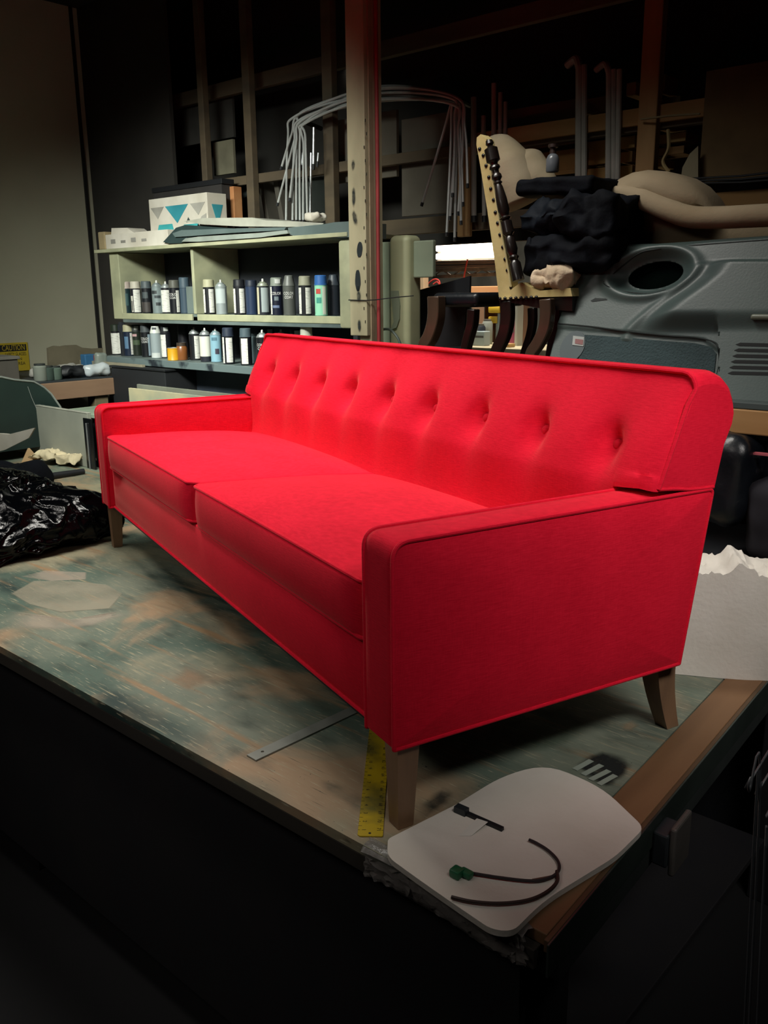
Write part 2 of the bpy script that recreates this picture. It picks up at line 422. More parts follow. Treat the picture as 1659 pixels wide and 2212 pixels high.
tpart('front_edge', rbox(TX0, 0.31, TY0, TY0+0.03, -0.055, -0.0205, 0.002), mat('front_edge_wood', '332e26', 0.8, col2='25211c', nscale=8, stretch=(0.2, 1, 1)))
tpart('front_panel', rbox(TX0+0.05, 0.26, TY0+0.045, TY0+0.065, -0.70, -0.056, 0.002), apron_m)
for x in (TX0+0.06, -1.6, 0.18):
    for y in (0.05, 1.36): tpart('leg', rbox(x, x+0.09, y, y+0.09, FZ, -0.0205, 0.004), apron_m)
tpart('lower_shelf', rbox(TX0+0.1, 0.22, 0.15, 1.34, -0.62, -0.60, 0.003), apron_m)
# screw handle at the side rail
hb = tpart('clamp_bracket', shear(rbox(0.3312, 0.360, 0.34, 0.40, -0.085, -0.02, 0.004)), mat('clamp_metal', '3d4246', 0.45, metal=0.4))
tpart('clamp_jaw', shear(rbox(0.3602, 0.372, 0.345, 0.425, -0.10, -0.005, 0.004)), mat('clamp_jaw_metal', '6a6661', 0.45, metal=0.3))
# paint residue: outlines left on the table by sprayed pieces, plus a painted leg shadow
ghost = overspray_or_shadow('pale_overspray', '9d9884', 0.25, 0.62, 5, 0.62)
ghost2 = overspray_or_shadow('pale_overspray_thin', 'b0a594', 0.3, 0.62, 8, 0.5)
def stain_or_shadow(pix, mt_, z=0.0006, soft=0.45):
    o = tpart('paint_stain_or_shadow', prism([PZ(u, v, z-0.0005) for u, v in pix], (0, 0, 0.0005)), mt_)
    if soft: cover_mesh(o, len(pix), soft)
    return o
stain_or_shadow([(20, 1282), (70, 1254), (150, 1254), (232, 1262), (270, 1282), (240, 1316), (130, 1324), (60, 1306)], ghost, 0.0011, 0.06)
stain_or_shadow([(40, 1246), (95, 1232), (190, 1236), (190, 1252), (110, 1256)], ghost2, 0.0006, 0.1)
stain_or_shadow([(0, 1318), (60, 1330), (140, 1338), (250, 1330), (300, 1312), (310, 1326), (230, 1358), (120, 1372), (0, 1362)], ghost2, 0.0009)
stain_or_shadow([(350, 1468), (395, 1430), (455, 1452), (472, 1486), (400, 1510)], overspray_or_shadow('peach_overspray', '9c8267', 0.35, 0.65, 7, 0.6), 0.0006, 0.7)
soot = overspray_or_shadow('black_overspray', '0f1413', 0.36, 0.55, 16, 0.95)
stain_or_shadow([(1224, 1660), (1262, 1622), (1300, 1612), (1352, 1630), (1388, 1652), (1350, 1700), (1310, 1716), (1268, 1690)], soot, 0.0009)
bars = mat('pale_stripe_paint', '8e988c', 0.7)
for (u0, v0, u1, v1) in ((1236, 1660, 1272, 1640), (1254, 1671, 1294, 1650), (1270, 1682, 1310, 1662), (1288, 1692, 1324, 1672)):
    d = V((7, 3, 0)); stain_or_shadow([(u0, v0), (u1, v1), (u1+11, v1+5), (u0+11, v0+5)], bars, 0.0016, 0)
stain_or_shadow([(880, 1740), (960, 1690), (1000, 1700), (990, 1740), (900, 1790)], overspray_or_shadow('leg_shadow_residue', '16201e', 0.45, 0.7, 14, 0.7), 0.0006, 0.75)  # mostly the sofa leg's cast shadow, put into the colour
stain_or_shadow([(1330, 1560), (1372, 1545), (1400, 1566), (1365, 1590), (1330, 1584)], overspray_or_shadow('sand_spot', 'a08a6c', 0.35, 0.65, 8, 0.6), 0.0006, 0.75)
stain_or_shadow([(1020, 1560), (1250, 1500), (1330, 1560), (1180, 1640), (1060, 1650)], overspray_or_shadow('green_wash', '6a7c68', 0.3, 0.6, 6, 0.6), 0.0004)

# ================================================================== SOFA
SL = 2.10
sofa = thing('sofa', 'red fabric sofa with tufted back and tapered wooden legs', 'sofa', (0, 0, 0), (0, 0, math.radians(-18.3)))
ZB, ZA, AW = 0.1686, 0.527, 0.0965
def rear_y(z): return 0.681 + (z-ZB)*0.165
def arm_profile(r=0.032):
    pts = [(0.0, ZB), (0.0, ZA), (rear_y(ZA), ZA), (rear_y(ZB), ZB)]
    return round_poly(pts, [0.004, r, 0.012, 0.004], 6)
def make_arm(x0, x1, outer):
    prof = arm_profile()
    n = len(prof); vs_, fs = [], []
    xs = [x0, x0+0.004, x0+0.02, (x0+x1)/2, x1-0.02, x1-0.004, x1]; ins = [0.003, 0.0, 0.0, 0.0, 0.0, 0.0, 0.003]
    cy, cz = 0.36, 0.35
    for x, q in zip(xs, ins):
        for p in prof:
            dy = q if p.x < cy else -q; dz = q if p.y < cz else -q
            crown = 0.004*(1-((x-(x0+x1)/2)/((x1-x0)/2))**2) if p.y > ZA-0.02 else 0
            vs_.append(V((x, p.x+dy, p.y+dz+crown)))
    for i in range(len(xs)-1):
        for k in range(n):
            k2 = (k+1) % n; fs.append([i*n+k, i*n+k2, (i+1)*n+k2, (i+1)*n+k])
    # puffed side panels: rings that shrink towards the middle and swell outwards
    for base, x, sgn in ((0, x0, -1), ((len(xs)-1)*n, x1, 1)):
        prev = list(range(base, base+n))
        for s, bul in ((0.9, 0.004), (0.75, 0.008), (0.5, 0.011), (0.2, 0.012)):
            ring = []
            for k in range(n):
                p = prof[k]; ring.append(len(vs_))
                vs_.append(V((x+sgn*bul, cy+(p.x-cy)*s, cz+(p.y-cz)*s)))
            for k in range(n):
                k2 = (k+1) % n
                fs.append([prev[k], ring[k], ring[k2], prev[k2]] if sgn > 0 else [prev[k2], ring[k2], ring[k], prev[k]])
            prev = ring
        fs.append(prev if sgn < 0 else prev[::-1])
    a = mk('armrest', (vs_, fs), RED, sofa, sharp=50)
    mk_fix_normals(a)
    pr = [p for p in round_poly([(0.0, ZB), (0.0, ZA+0.001), (rear_y(ZA)-0.004, ZA+0.001), (rear_y(ZB)-0.003, ZB)], [0.002, 0.032, 0.012, 0.002], 8)]
    for x in (x0+0.001, x1-0.001):
        path = [V((x, p.x+0.001, p.y)) for p in pr]
        mk('piping', tube(path, 0.0042, 8, closed=True), RED, a)
    return a
def mk_fix_normals(o):
    bm = bmesh.new(); bm.from_mesh(o.data); bmesh.ops.recalc_face_normals(bm, faces=bm.faces); bm.to_mesh(o.data); bm.free()
make_arm(-AW, 0.0, 1); make_arm(-SL, -SL+AW, -1)

base = mk('base_frame', rbox(-SL+AW+0.001, -AW-0.001, 0.020, 0.675, ZB, 0.318, 0.01), RED, sofa)
mk('piping', tube([V((-SL+AW, 0.019, ZB+0.002)), V((-AW, 0.019, ZB+0.002))], 0.0042, 8), RED, base)
mk('dust_cover', box(-SL+0.01, -0.01, 0.015, 0.67, ZB-0.003, ZB-0.0005), mat('black_dust_cover', '101114', 0.95), sofa, smooth=False)
# rear panel and inner back between the arms
mk('rear_panel', prism([V((-SL+AW+0.001, 0.60, 0.3185)), V((-SL+AW+0.001, 0.60, 0.50)), V((-SL+AW+0.001, rear_y(0.5), 0.50)), V((-SL+AW+0.001, rear_y(ZB), ZB)), V((-SL+AW+0.001, 0.6755, ZB)), V((-SL+AW+0.001, 0.6755, 0.3185))], (SL-2*AW-0.002, 0, 0)), RED, sofa, smooth=False)

BTN = [(-0.155, 0.604), (-0.380, 0.605), (-0.605, 0.606), (-0.830, 0.606), (-1.055, 0.607), (-1.280, 0.608), (-1.497, 0.609), (-1.712, 0.611), (-1.925, 0.613)]
ZT = 0.757
def front_y(x, z):
    y = 0.584 + (z-0.543)*0.40
    if z < 0.543: y = 0.584 + (z-0.543)*0.22
    d = min(-x, SL+x); we = max(0.0, min(1.0, d/0.13)); we = math.sqrt(max(0.0, 1-(1-we)**2))
    t = (z-0.40)/(ZT-0.40); t = max(0, min(1, t))
    y -= 0.034*we*math.sin(math.pi*min(1.0, t**1.15))**1.5
    for bx, bz in BTN:
        dx = x-bx
        if abs(dx) > 0.16: continue
        dz = z-bz
        rr = math.hypot(dx*1.0, dz*0.85)
        y += we*(0.034*math.exp(-(rr/0.034)**2) + 0.018*math.exp(-(rr/0.080)**2))
        if dz < 0: y += we*0.0050*math.exp(-(dx/0.034)**2)*math.exp(dz/0.16)*(1-math.exp(dz/0.02))
        else: y += we*0.006*math.exp(-(dx/0.035)**2)*math.exp(-dz/0.06)
    return y
def make_back():
    xs = []
    x = 0.0
    ends = [0, 0.003, 0.008, 0.014, 0.022, 0.032, 0.045, 0.06, 0.078, AW-0.0005, AW+0.0015]
    body = [AW+0.0015+(SL-2*AW-0.003)*i/230 for i in range(1, 230)]
    xs = [-e for e in ends] + [-b for b in body] + [-(SL-e) for e in reversed(ends)]
    vs_, fs = [], []; n = None
    rear = [(0.700, 0.762), (0.725, 0.760), (0.746, 0.752), (0.763, 0.738), (0.774, 0.718), (0.7785, 0.695), (0.776, 0.67)]
    for x in xs:
        d = min(-x, SL+x)
        zb = 0.5335 if d <= AW else 0.345
        ring = []
        nf = 48
        for i in range(nf+1):
            z = max(zb+0.0004*i, 0.345 + (ZT-0.345)*i/nf) if i < nf else ZT; ring.append([front_y(x, z), z])
        ring.append([0.684, 0.7605])
        ring += [list(p) for p in rear]
        for z in (0.62, 0.5335): ring.append([rear_y(z)+0.003*(z > 0.6), z])
        ring.append([max(rear_y(zb), 0.62)-0.0 if zb > 0.5 else 0.70, zb if zb > 0.5 else 0.5012])
        if zb < 0.5: ring[-1] = [0.66, 0.5012]; ring.append([0.599, 0.5012]); ring.append([0.597, 0.345])
        else: ring.append([0.68, zb]); ring.append([0.62, zb])
        rc = 0.032
        drop = rc*(1-math.sqrt(max(0, 1-((rc-d)/rc)**2))) if d < rc else 0
        n = len(ring)
        for y, z in ring:
            wz = max(0, min(1, (z-0.60)/0.12)); z2 = z-drop*wz*(0.8)
            # the lower front corner lifts a little above the arm
            if d < AW and z < 0.56 and y < 0.66: z2 += 0.010*(1-abs(d-0.03)/AW)
            vs_.append(V((x, y, z2)))
    for i in range(len(xs)-1):
        for k in range(n):
            k2 = (k+1) % n; fs.append([i*n+k, i*n+k2, (i+1)*n+k2, (i+1)*n+k])
    fs.append(list(range(n))); fs.append([(len(xs)-1)*n+k for k in range(n)][::-1])
    b = mk('backrest', (vs_, fs), RED, sofa, sharp=60); mk_fix_normals(b)
    # welt along the front edge of the back
    path = [V((-0.0005, front_y(0, 0.540)+0.001, 0.5445)), V((-0.0005, front_y(0, 0.63), 0.63))]
    path += [V((-0.0005, front_y(0, 0.70), 0.70))]
    for a in (0, 0.25, 0.5, 0.75, 1):
        an = a*math.pi/2; path.append(V((-0.030+0.030*math.cos(an), 0.665, 0.727+0.030*math.sin(an)+0.001)))
    m_ = [V((-SL-p.x, p.y, p.z)) for p in reversed(path)]
    mid = [V((-0.03-(SL-0.06)*i/30, 0.667, 0.7585)) for i in range(1, 30)]
    mk('piping', tube(path+mid+m_, 0.0045, 8), RED, b)
    lowp = [V((-0.0005, front_y(0, 0.54)+0.001, 0.5445)), V((-0.0005, 0.63, 0.5405)), V((-0.0005, 0.68, 0.534)), V((-0.0005, 0.738, 0.532))]
    mk('piping', tube(smooth_path(lowp, 4), 0.0035, 8), RED, b)
    prof = [(0.0, 0.0075), (0.006, 0.007), (0.0105, 0.0045), (0.0125, 0.001), (0.0115, -0.003)]
    for bx, bz in BTN:
        y = front_y(bx, bz)
        vf = xf(lathe(prof[::-1], 16), Matrix.Translation((bx, y-0.003, bz)) @ Matrix.Rotation(math.radians(90-12), 4, 'X'))
        mk('button', vf, RED, b)
    return b
make_back()

def cushion(x0, x1):
    w_, d_, h_ = x1-x0, 0.585, 0.112
    cx, cy, cz = (x0+x1)/2, 0.006+d_/2, 0.3185+h_/2
    def fn(p):
        u, v_ = p.x/(w_/2), p.y/(d_/2)
        t = (p.z+h_/2)/h_
        cr = max(0, 1-u*u)**0.7*max(0, 1-abs(v_)**2.4)**0.85
        z = p.z + t*(0.046*cr - 0.036*(v_+1)/2*1.0)
        y = p.y - 0.010*(1-(2*t-1)**2)*(1-u**6)*(1 if v_ < 0 else 0)*max(0, -v_)
        # plan corners rounded
        k = max(0, abs(u)-0.93)/0.07; q = max(0, -v_-0.9)/0.1
        y += 0.022*k*k*q; x = p.x - math.copysign(0.012, p.x)*k*q*q
        return V((x, y, z))
    c = mk('seat_cushion', grid_box((w_, d_, h_), 0.012, (24, 18, 5), 3, fn, (cx, cy, cz)), RED, sofa, sharp=60)
    pl = [(-w_/2+0.004, -d_/2+0.004), (w_/2-0.004, -d_/2+0.004), (w_/2-0.004, d_/2-0.02), (-w_/2+0.004, d_/2-0.02)]
    rp = round_poly(pl, [0.03, 0.03, 0.02, 0.02], 6)
    for tz in (1.0, 0.0):
        path = []
        k = len(rp)
        for i in range(k):
            a, b = rp[i], rp[(i+1) % k]
            ns = 14 if (b-a).length > 0.2 else 1
            for s in range(ns):
                p = a+(b-a)*(s/ns); z = h_/2-0.003 if tz else -h_/2+0.004
                q = fn(V((p.x, p.y, z))); path.append(V((q.x, q.y if q.y > -d_/2 else p.y, q.z))+V((cx, cy, cz)))
        mk('piping', tube(path, 0.0042, 8, closed=True), RED, c)
cushion(-1.052, -AW-0.003); cushion(-SL+AW+0.003, -1.056)

def leg(tx, ty, bx, by, top_w, bot_w, curve=0.0):
    vs_, fs = [], []; n = 6
    for i in range(n+1):
        t = i/n; wd = top_w+(bot_w-top_w)*t; z = (ZB-0.004)*(1-t) + 0.0008
        x = tx+(bx-tx)*t; y = ty+(by-ty)*(t**(1+curve))
        for sx, sy in ((-1, -1), (1, -1), (1, 1), (-1, 1)): vs_.append(V((x+sx*wd/2, y+sy*wd/2, z)))
    for i in range(n):
        for k in range(4):
            k2 = (k+1) % 4; fs.append([i*4+k, (i+1)*4+k, (i+1)*4+k2, i*4+k2])
    fs.append([3, 2, 1, 0]); fs.append([n*4+k for k in range(4)])
    o = mk('leg', (vs_, fs), wood_leg, sofa, smooth=False); mk_fix_normals(o)
leg(-0.030, 0.034, -0.034, 0.034, 0.044, 0.031); leg(-SL+0.030, 0.034, -SL+0.016, 0.034, 0.044, 0.032)
leg(-0.05, 0.672, -0.05, 0.714, 0.052, 0.034, 0.6); leg(-SL+0.05, 0.672, -SL+0.05, 0.714, 0.052, 0.034, 0.6)

# ================================================================== ON THE TABLE
# yellow folding-rule style straightedge
ruler_y = thing('yellow_ruler', 'worn yellow straightedge with black inch numbers beside the near sofa leg', 'ruler')
a0, a1 = PZ(772, 1808), PZ(831, 1811)
dirr = (PZ(797, 1585)-a0); dirr.z = 0; dirr.normalize(); side = V((dirr.y, -dirr.x, 0)); RW, RLn = 0.044, 0.62
def rp_(s, t, z): return a0 + dirr*s + side*t + V((0, 0, z))
yel = mat('worn_yellow_paint', 'b59a12', 0.5, col2='5f5c2c', nscale=9, lo=0.50, hi=0.68, spec=0.4)
mk('rule_body', prism([rp_(0.004, 0, 0.0003), rp_(0, 0.004, 0.0003), rp_(0, RW-0.002, 0.0003), rp_(0.002, RW, 0.0003), rp_(RLn, RW, 0.0003), rp_(RLn, 0, 0.0003)], (0, 0, 0.002)), yel, ruler_y, smooth=False)
ink = mat('black_ink', '15140f', 0.8)
rot_txt = Matrix(((-dirr.x, side.x*-1, 0), (-dirr.y, side.y*-1, 0), (0, 0, 1))).to_4x4()
rot_txt = Matrix((( -dirr.x, -dirr.y*-1, 0, 0), (-dirr.y, -dirr.x, 0, 0), (0, 0, 1, 0), (0, 0, 0, 1)))
def on_ruler(body, s, t, size):
    # lettering runs towards the near end of the rule
    ex = -dirr; ey = V((0, 0, 1)).cross(ex)
    M = Matrix.Identity(4); p = rp_(s, t, 0.0026)
    for i in range(3): M[i][0], M[i][1], M[i][2], M[i][3] = ex[i], ey[i], (0, 0, 1)[i], p[i]
    text('inch_number', body, size, ink, ruler_y, M)
for i in range(1, 13): on_ruler(str(i), 0.0254*i-0.008, 0.010, 0.010)
for i in range(0, 12): on_ruler(str(71-i), 0.0254*i+0.019, 0.036, 0.010)
ticks = []
for i in range(1, 60):
    s = 0.0254*i/2+0.004; h_ = 0.006 if i % 2 == 0 else 0.003
    if s > RLn-0.01: break
    for t0 in (0.0, RW-h_):
        ticks.append(prism([rp_(s, t0, 0.0024), rp_(s+0.0006, t0, 0.0024), rp_(s+0.0006, t0+h_, 0.0024), rp_(s, t0+h_, 0.0024)], (0, 0, 0.0002)))
mk('tick_marks', join(*ticks), ink, ruler_y, smooth=False)
mk('hang_hole', tr(lathe([(0.0, 0), (0.0025, 0), (0.0025, 0.0003), (0, 0.0003)], 10), rp_(0.008, 0.021, 0.0023)), ink, ruler_y, smooth=False)

# steel bar with a hole, running under the sofa
b0, b1 = PZ(527, 1634), PZ(553, 1645); bd = (PZ(760, 1547)-b1); bd.z = 0; bd.normalize(); bs = V((-bd.y, bd.x, 0))
def bp_(s, t, z): return b1 + bd*s + bs*t + V((0, 0, z))
vs_, fs = [], []
W_ = 0.030; hole_c = (0.030, 0.017); hr = 0.0035; ns = 16
hole = [(hole_c[0]+hr*math.cos(2*math.pi*k/ns), hole_c[1]+hr*math.sin(2*math.pi*k/ns)) for k in range(ns)]
sq = []
for k in range(ns):
    a = 2*math.pi*k/ns; c_, s_ = math.cos(a), math.sin(a); q = 0.0125/max(abs(c_), abs(s_)); sq.append((hole_c[0]+q*c_, hole_c[1]+q*s_))
for z in (0.0004, 0.0034):
    for p in hole+sq: vs_.append(bp_(p[0], p[1], z))
for k in range(ns):
    k2 = (k+1) % ns
    fs.append([2*ns+k, 3*ns+k, 3*ns+k2, 2*ns+k2]); fs.append([k2, ns+k2, ns+k, k]); fs.append([k, 2*ns+k, 2*ns+k2, k2])
barp = join((vs_, fs), prism([bp_(0, 0, 0.0004), bp_(0.0175, 0, 0.0004), bp_(0.0175, W_, 0.0004), bp_(0, W_, 0.0004)], (0, 0, 0.003)),
            prism([bp_(0.0425, 0, 0.0004), bp_(0.60, 0, 0.0004), bp_(0.60, W_, 0.0004), bp_(0.0425, W_, 0.0004)], (0, 0, 0.003)),
            prism([bp_(0.0175, 0, 0.0004), bp_(0.0425, 0, 0.0004), bp_(0.0425, 0.0045, 0.0004), bp_(0.0175, 0.0045, 0.0004)], (0, 0, 0.003)),
            prism([bp_(0.0175, 0.0295, 0.0004), bp_(0.0425, 0.0295, 0.0004), bp_(0.0425, W_, 0.0004), bp_(0.0175, W_, 0.0004)], (0, 0, 0.003)))
tag(mk('steel_bar', barp, mat('dull_grey_bar', '8c9088', 0.5, metal=0.35, col2='7c8078', nscale=14), smooth=False), 'flat grey steel bar with a hole lying half under the sofa', 'bar')

# white foam sheet at the table corner
fz = 0.014
fpix = [(838, 1812), (985, 1738), (1085, 1676), (1180, 1650), (1300, 1700), (1392, 1788), (1330, 1850), (1175, 1945), (1108, 2012), (1062, 2008), (930, 1918), (836, 1850)]
fp = [PZ(u, v, fz) for u, v in fpix]
fp2 = round_poly([(p.x, p.y) for p in fp], [0.008, 0.01, 0.05, 0.06, 0.05, 0.02, 0.03, 0.05, 0.02, 0.015, 0.05, 0.02], 5)
lo_ = [V((p.x, p.y, 0.0035)) for p in fp2]
sheet = tag(mk('foam_sheet', prism(lo_, (0, 0, fz-0.0035)), foam_white, smooth=True), 'thin white foam sheet with rounded corner lying at the near table corner', 'foam sheet')
# crumpled clear film sticking out from below the foam, hanging over the table edge
film = mat('clear_film', 'a59f9a', 0.22, col2='8a8580', alpha=0.35, bump=0.5, bscale=40)
vs_, fs = [], []; NU, NV = 40, 12
fA = [PZ(u, v, 0.0) for u, v in ((775, 1838), (860, 1880), (930, 1920), (1010, 1975), (1075, 2010), (1120, 2030))]
fA = smooth_path(fA, 8)
for i, p in enumerate(fA):
    for j in range(NV):
        t = j/(NV-1)
        q = p + V((-0.01, 0.075, 0))*(t-0.5) + V((0.02*noise.noise(V((i*0.4, j*0.5, 1))), 0, 0))
        z = 0.0022 + 0.004*abs(noise.noise(V((i*0.45, j*0.8, 4)))) if q.y > TY0+0.004 else 0.002-(TY0+0.004-q.y)*0.9
        q.z = min(z, 0.0033 if t > 0.5 else z) if q.y > TY0+0.004 else z
        if q.y < TY0: q.y = TY0-0.003-0.012*abs(noise.noise(V((i*0.5, j*0.6, 9))))
        vs_.append(q)
for i in range(len(fA)-1):
    for j in range(NV-1):
        a = i*NV+j; fs.append([a, a+1, a+NV+1, a+NV])
fo = tag(mk('plastic_film', (vs_, fs), film, sharp=20), 'crumpled clear plastic film hanging over the near table edge', 'plastic film')
so = fo.modifiers.new('thickness', 'SOLIDIFY'); so.thickness = 0.0004

# wiring lead with a green plug on the foam sheet
lead = thing('wire_lead', 'dark sleeved wire lead with green plug curled on the white foam sheet', 'cable')
wz = fz+0.0045
def FP(u, v, z=wz): return PZ(u, v, z)
sleeve = mat('dark_sleeve', '2a2224', 0.6); greenp = mat('green_plug', '1f6a45', 0.4, col2='1a5a3c')
pth = smooth_path([FP(1018, 1886), (FP(1080, 1896)), FP(1150, 1903), FP(1190, 1895), FP(1207, 1880), FP(1205, 1860), FP(1185, 1838), FP(1160, 1822), FP(1143, 1814)], 8)
mk('cable', tube(pth, 0.0026, 8), sleeve, lead)
pth = smooth_path([FP(1203, 1882), FP(1203, 1905), FP(1180, 1928), FP(1140, 1945), FP(1080, 1952), FP(1020, 1948), FP(975, 1938)], 8)
mk('cable', tube(pth, 0.0030, 8), mat('brown_cable', '3a2a24', 0.5), lead)
mk('copper_wire', tube(smooth_path([FP(1150, 1900), FP(1188, 1893), FP(1204, 1888)], 6), 0.0014, 6), mat('rust_wire', '6e3f28', 0.5), lead)
g0, g1 = FP(974, 1884, wz+0.003), FP(1020, 1886, wz+0.003)
mk('plug', xf(grid_box((0.019, 0.019, 0.014), 0.003), Matrix.Translation(g0+(g1-g0)*0.28)), greenp, lead)
mk('plug_neck', xf(grid_box((0.022, 0.014, 0.011), 0.003), Matrix.Translation(g0+(g1-g0)*0.72+V((0, 0, -0.001)))), greenp, lead)
# separate black connector with paper tag
con = thing('black_connector', 'small black connector strip with white paper tag on the foam sheet', 'connector')
c0, c1 = FP(986, 1746), FP(1086, 1790)
cdv = (c1-c0); cl_ = cdv.length; cdv.normalize(); cs_ = V((-cdv.y, cdv.x, 0))
def cp_(s, t, z): return c0 + cdv*s*cl_ + cs_*t + V((0, 0, z))
mk('strip', prism([cp_(0.2, -0.004, -0.0042), cp_(1, -0.004, -0.0042), cp_(1, 0.004, -0.0042), cp_(0.2, 0.004, -0.0042)], (0, 0, 0.006)), black, con, smooth=False)
mk('head', prism([cp_(0, -0.008, -0.0042), cp_(0.24, -0.008, -0.0042), cp_(0.24, 0.006, -0.0042), cp_(0, 0.006, -0.0042)], (0, 0, 0.012)), mat('slate_plastic', '262c30', 0.5), con, smooth=False)
tg = mk('paper_tag', prism([FP(1030, 1768, wz+0.0022), FP(1054, 1776, wz+0.0022), FP(1018, 1806, wz-0.004), FP(990, 1806, wz-0.004)], (0, 0, 0.0004)), paperwhite, con, smooth=False)

# white foam block standing at the back corner of the table
q0, q1 = PZ(1380, 1452), PZ(1760, 1480)
fd = (q1-q0).normalized(); fn_ = V((-fd.y, fd.x, 0)); flen = (q1-q0).length
htop = 0.262
vs_, fs = [], []
def ragged(s, t):
    base_ = htop + 0.008*noise.noise(V((s*9, t*3, 2))) + 0.008*noise.noise(V((s*45, t*10, 7)))
    return base_ + 0.030*math.exp(-((s-0.53)/0.05)**2)+0.012*math.exp(-((s-0.60)/0.02)**2)
NS, NT = 60, 10; thick = 0.16
def fbp(i, j, k):
    s, t = i/NS, j/NT
    p = q0 + fd*(s*flen) + fn_*(t*thick + 0.004*math.sin(s*9))
    p.z = 0.001 + k/6*(ragged(s, t)-0.001); return p
def fbn(i, j, k):
    p = fbp(i, j, k); return p + V((0.003*noise.noise(p*14), 0.003*noise.noise(p*14+V((9, 0, 0))), 0))
idx = {}
def vid(i, j, k):
    if (i, j, k) not in idx: idx[(i, j, k)] = len(vs_); vs_.append(fbn(i, j, k))
    return idx[(i, j, k)]
for i in range(NS):
    for j in range(NT):
        fs.append([vid(i, j, 6), vid(i+1, j, 6), vid(i+1, j+1, 6), vid(i, j+1, 6)]); fs.append([vid(i, j, 0), vid(i, j+1, 0), vid(i+1, j+1, 0), vid(i+1, j, 0)])
    for k in range(6):
        fs.append([vid(i, 0, k), vid(i+1, 0, k), vid(i+1, 0, k+1), vid(i, 0, k+1)]); fs.append([vid(i, NT, k), vid(i, NT, k+1), vid(i+1, NT, k+1), vid(i+1, NT, k)])
for j in range(NT):
    for k in range(6):
        fs.append([vid(0, j, k), vid(0, j, k+1), vid(0, j+1, k+1), vid(0, j+1, k)]); fs.append([vid(NS, j, k), vid(NS, j+1, k), vid(NS, j+1, k+1), vid(NS, j, k+1)])
tag(mk('foam_block', (vs_, fs), foam_white, sharp=50), 'thick white foam block with torn top edge behind the sofa arm', 'foam block')

# black bin bag
def bin_bag():
    c = V((-2.37, 0.36, 0.0))
    plastic = mat('black_bin_bag', '040507', 0.13, bump=0.25, bscale=40, spec=0.22)
    def ex(p):
        p = V(p)
        h_ = max(0.0, p.z)
        p.x += -0.10*h_ ; p.y += 0.02*h_
        if p.z < 0.0015: p.z = 0.0015
        return p
    def fn(p):
        q = p.copy(); q.z += 0.115
        t = q.z/0.23
        k = 1.10-0.34*t**2 + 0.06*(1-t)
        q.x *= k; q.y *= k
        n1 = noise.noise_vector(q*5.5+V((3, 1, 8)))*0.05
        rdg = 1-abs(noise.noise(q*9+V((2, 7, 1)))); n2 = 0.028*(rdg**3)
        rd2 = 1-abs(noise.noise(q*17+V((8, 2, 5)))); n2 += 0.022*(rd2**4); rd3 = 1-abs(noise.noise(q*30+V((1, 2, 9)))); n2 += 0.005*(rd3**4)
        dn = V((q.x, q.y, (q.z-0.1)*1.2)); dn = dn.normalized() if dn.length > 1e-5 else V((0, 0, 1))
        q = q + n1 + dn*(n2-0.02)
        if t < 0.15: q = q + V((0.05, 0.02, 0))*max(0, noise.noise(V((math.atan2(q.y, q.x)*2.0, 0, 3))))
        return ex(q)
    o = mk('bin_bag', grid_box((0.62, 0.74, 0.23), 0.09, (90, 100, 40), 12, fn, c), plastic, sharp=180)
    return tag(o, 'shiny black plastic bin bag slumped on the left end of the table', 'bin bag')
bin_bag()
def loose(name, label, cat, size, loc, mt_, seed, amp=0.02, sc=9, rz=0.0, flat=False, r=None, n=(12, 12, 5)):
    """crumpled soft thing resting at loc"""
    r = r or min(size)*0.4
    vf = lumpy(size, r, n, amp, sc, seed, (0, 0, size[2]/2))
    zmin = min(p.z for p in vf[0])
    vf = ([V((p.x, p.y, p.z-zmin)) for p in vf[0]], vf[1])
    return tag(mk(name, vf, mt_, sharp=80, loc=loc, rot=(0, 0, rz)), label, cat)
p = PZ(145, 1000); loose('cotton_rag', 'crumpled cream cotton rag lying beyond the black bin bag', 'rag', (0.34, 0.22, 0.03), (p.x, p.y, 0.001), mat('cream_rag', 'c9bb9a', 0.95, bump=0.3, bscale=25), 3, 0.030, 15, 0.3, n=(30, 22, 6))
p = PZ(20, 1010, 0); loose('dark_cloth_heap', 'dark cloth heap behind the bin bag at the left edge', 'cloth', (0.34, 0.26, 0.15), (-3.0, 0.78, 0.001), dark_cloth, 5, 0.04, 5, 0.2)
# folded white paper sheet resting on the dark heap
pp = [PY(u, v, 0.86) for u, v in ((-60, 932), (20, 938), (75, 924), (62, 946), (10, 972), (-60, 990))]
tag(mk('paper_sheet', prism(pp, (0.002, 0.006, 0.001)), white, smooth=False), 'creased white sheet lying on the dark cloth heap', 'paper')
qa, qb, qc = PZ(44, 1004), PZ(92, 1004), PY(60, 968, PZ(60, 1000).y+0.02)
tag(mk('cardboard_scrap', prism([qa, qb, qc], (0.005, 0.008, 0)), mat('tan_card', '9c7f5b', 0.9), smooth=False), 'torn tan cardboard scrap between bin bag and cream rag', 'cardboard')
s0, s1 = PZ(110, 1028, 0.02), PZ(181, 1018, 0.016)
tag(mk('rolled_tube', tube([s0, s0+(s1-s0)*0.5, s1], [0.016, 0.0155, 0.0145], 12), black), 'short black rubber tube poking out beside the cream rag', 'tube')
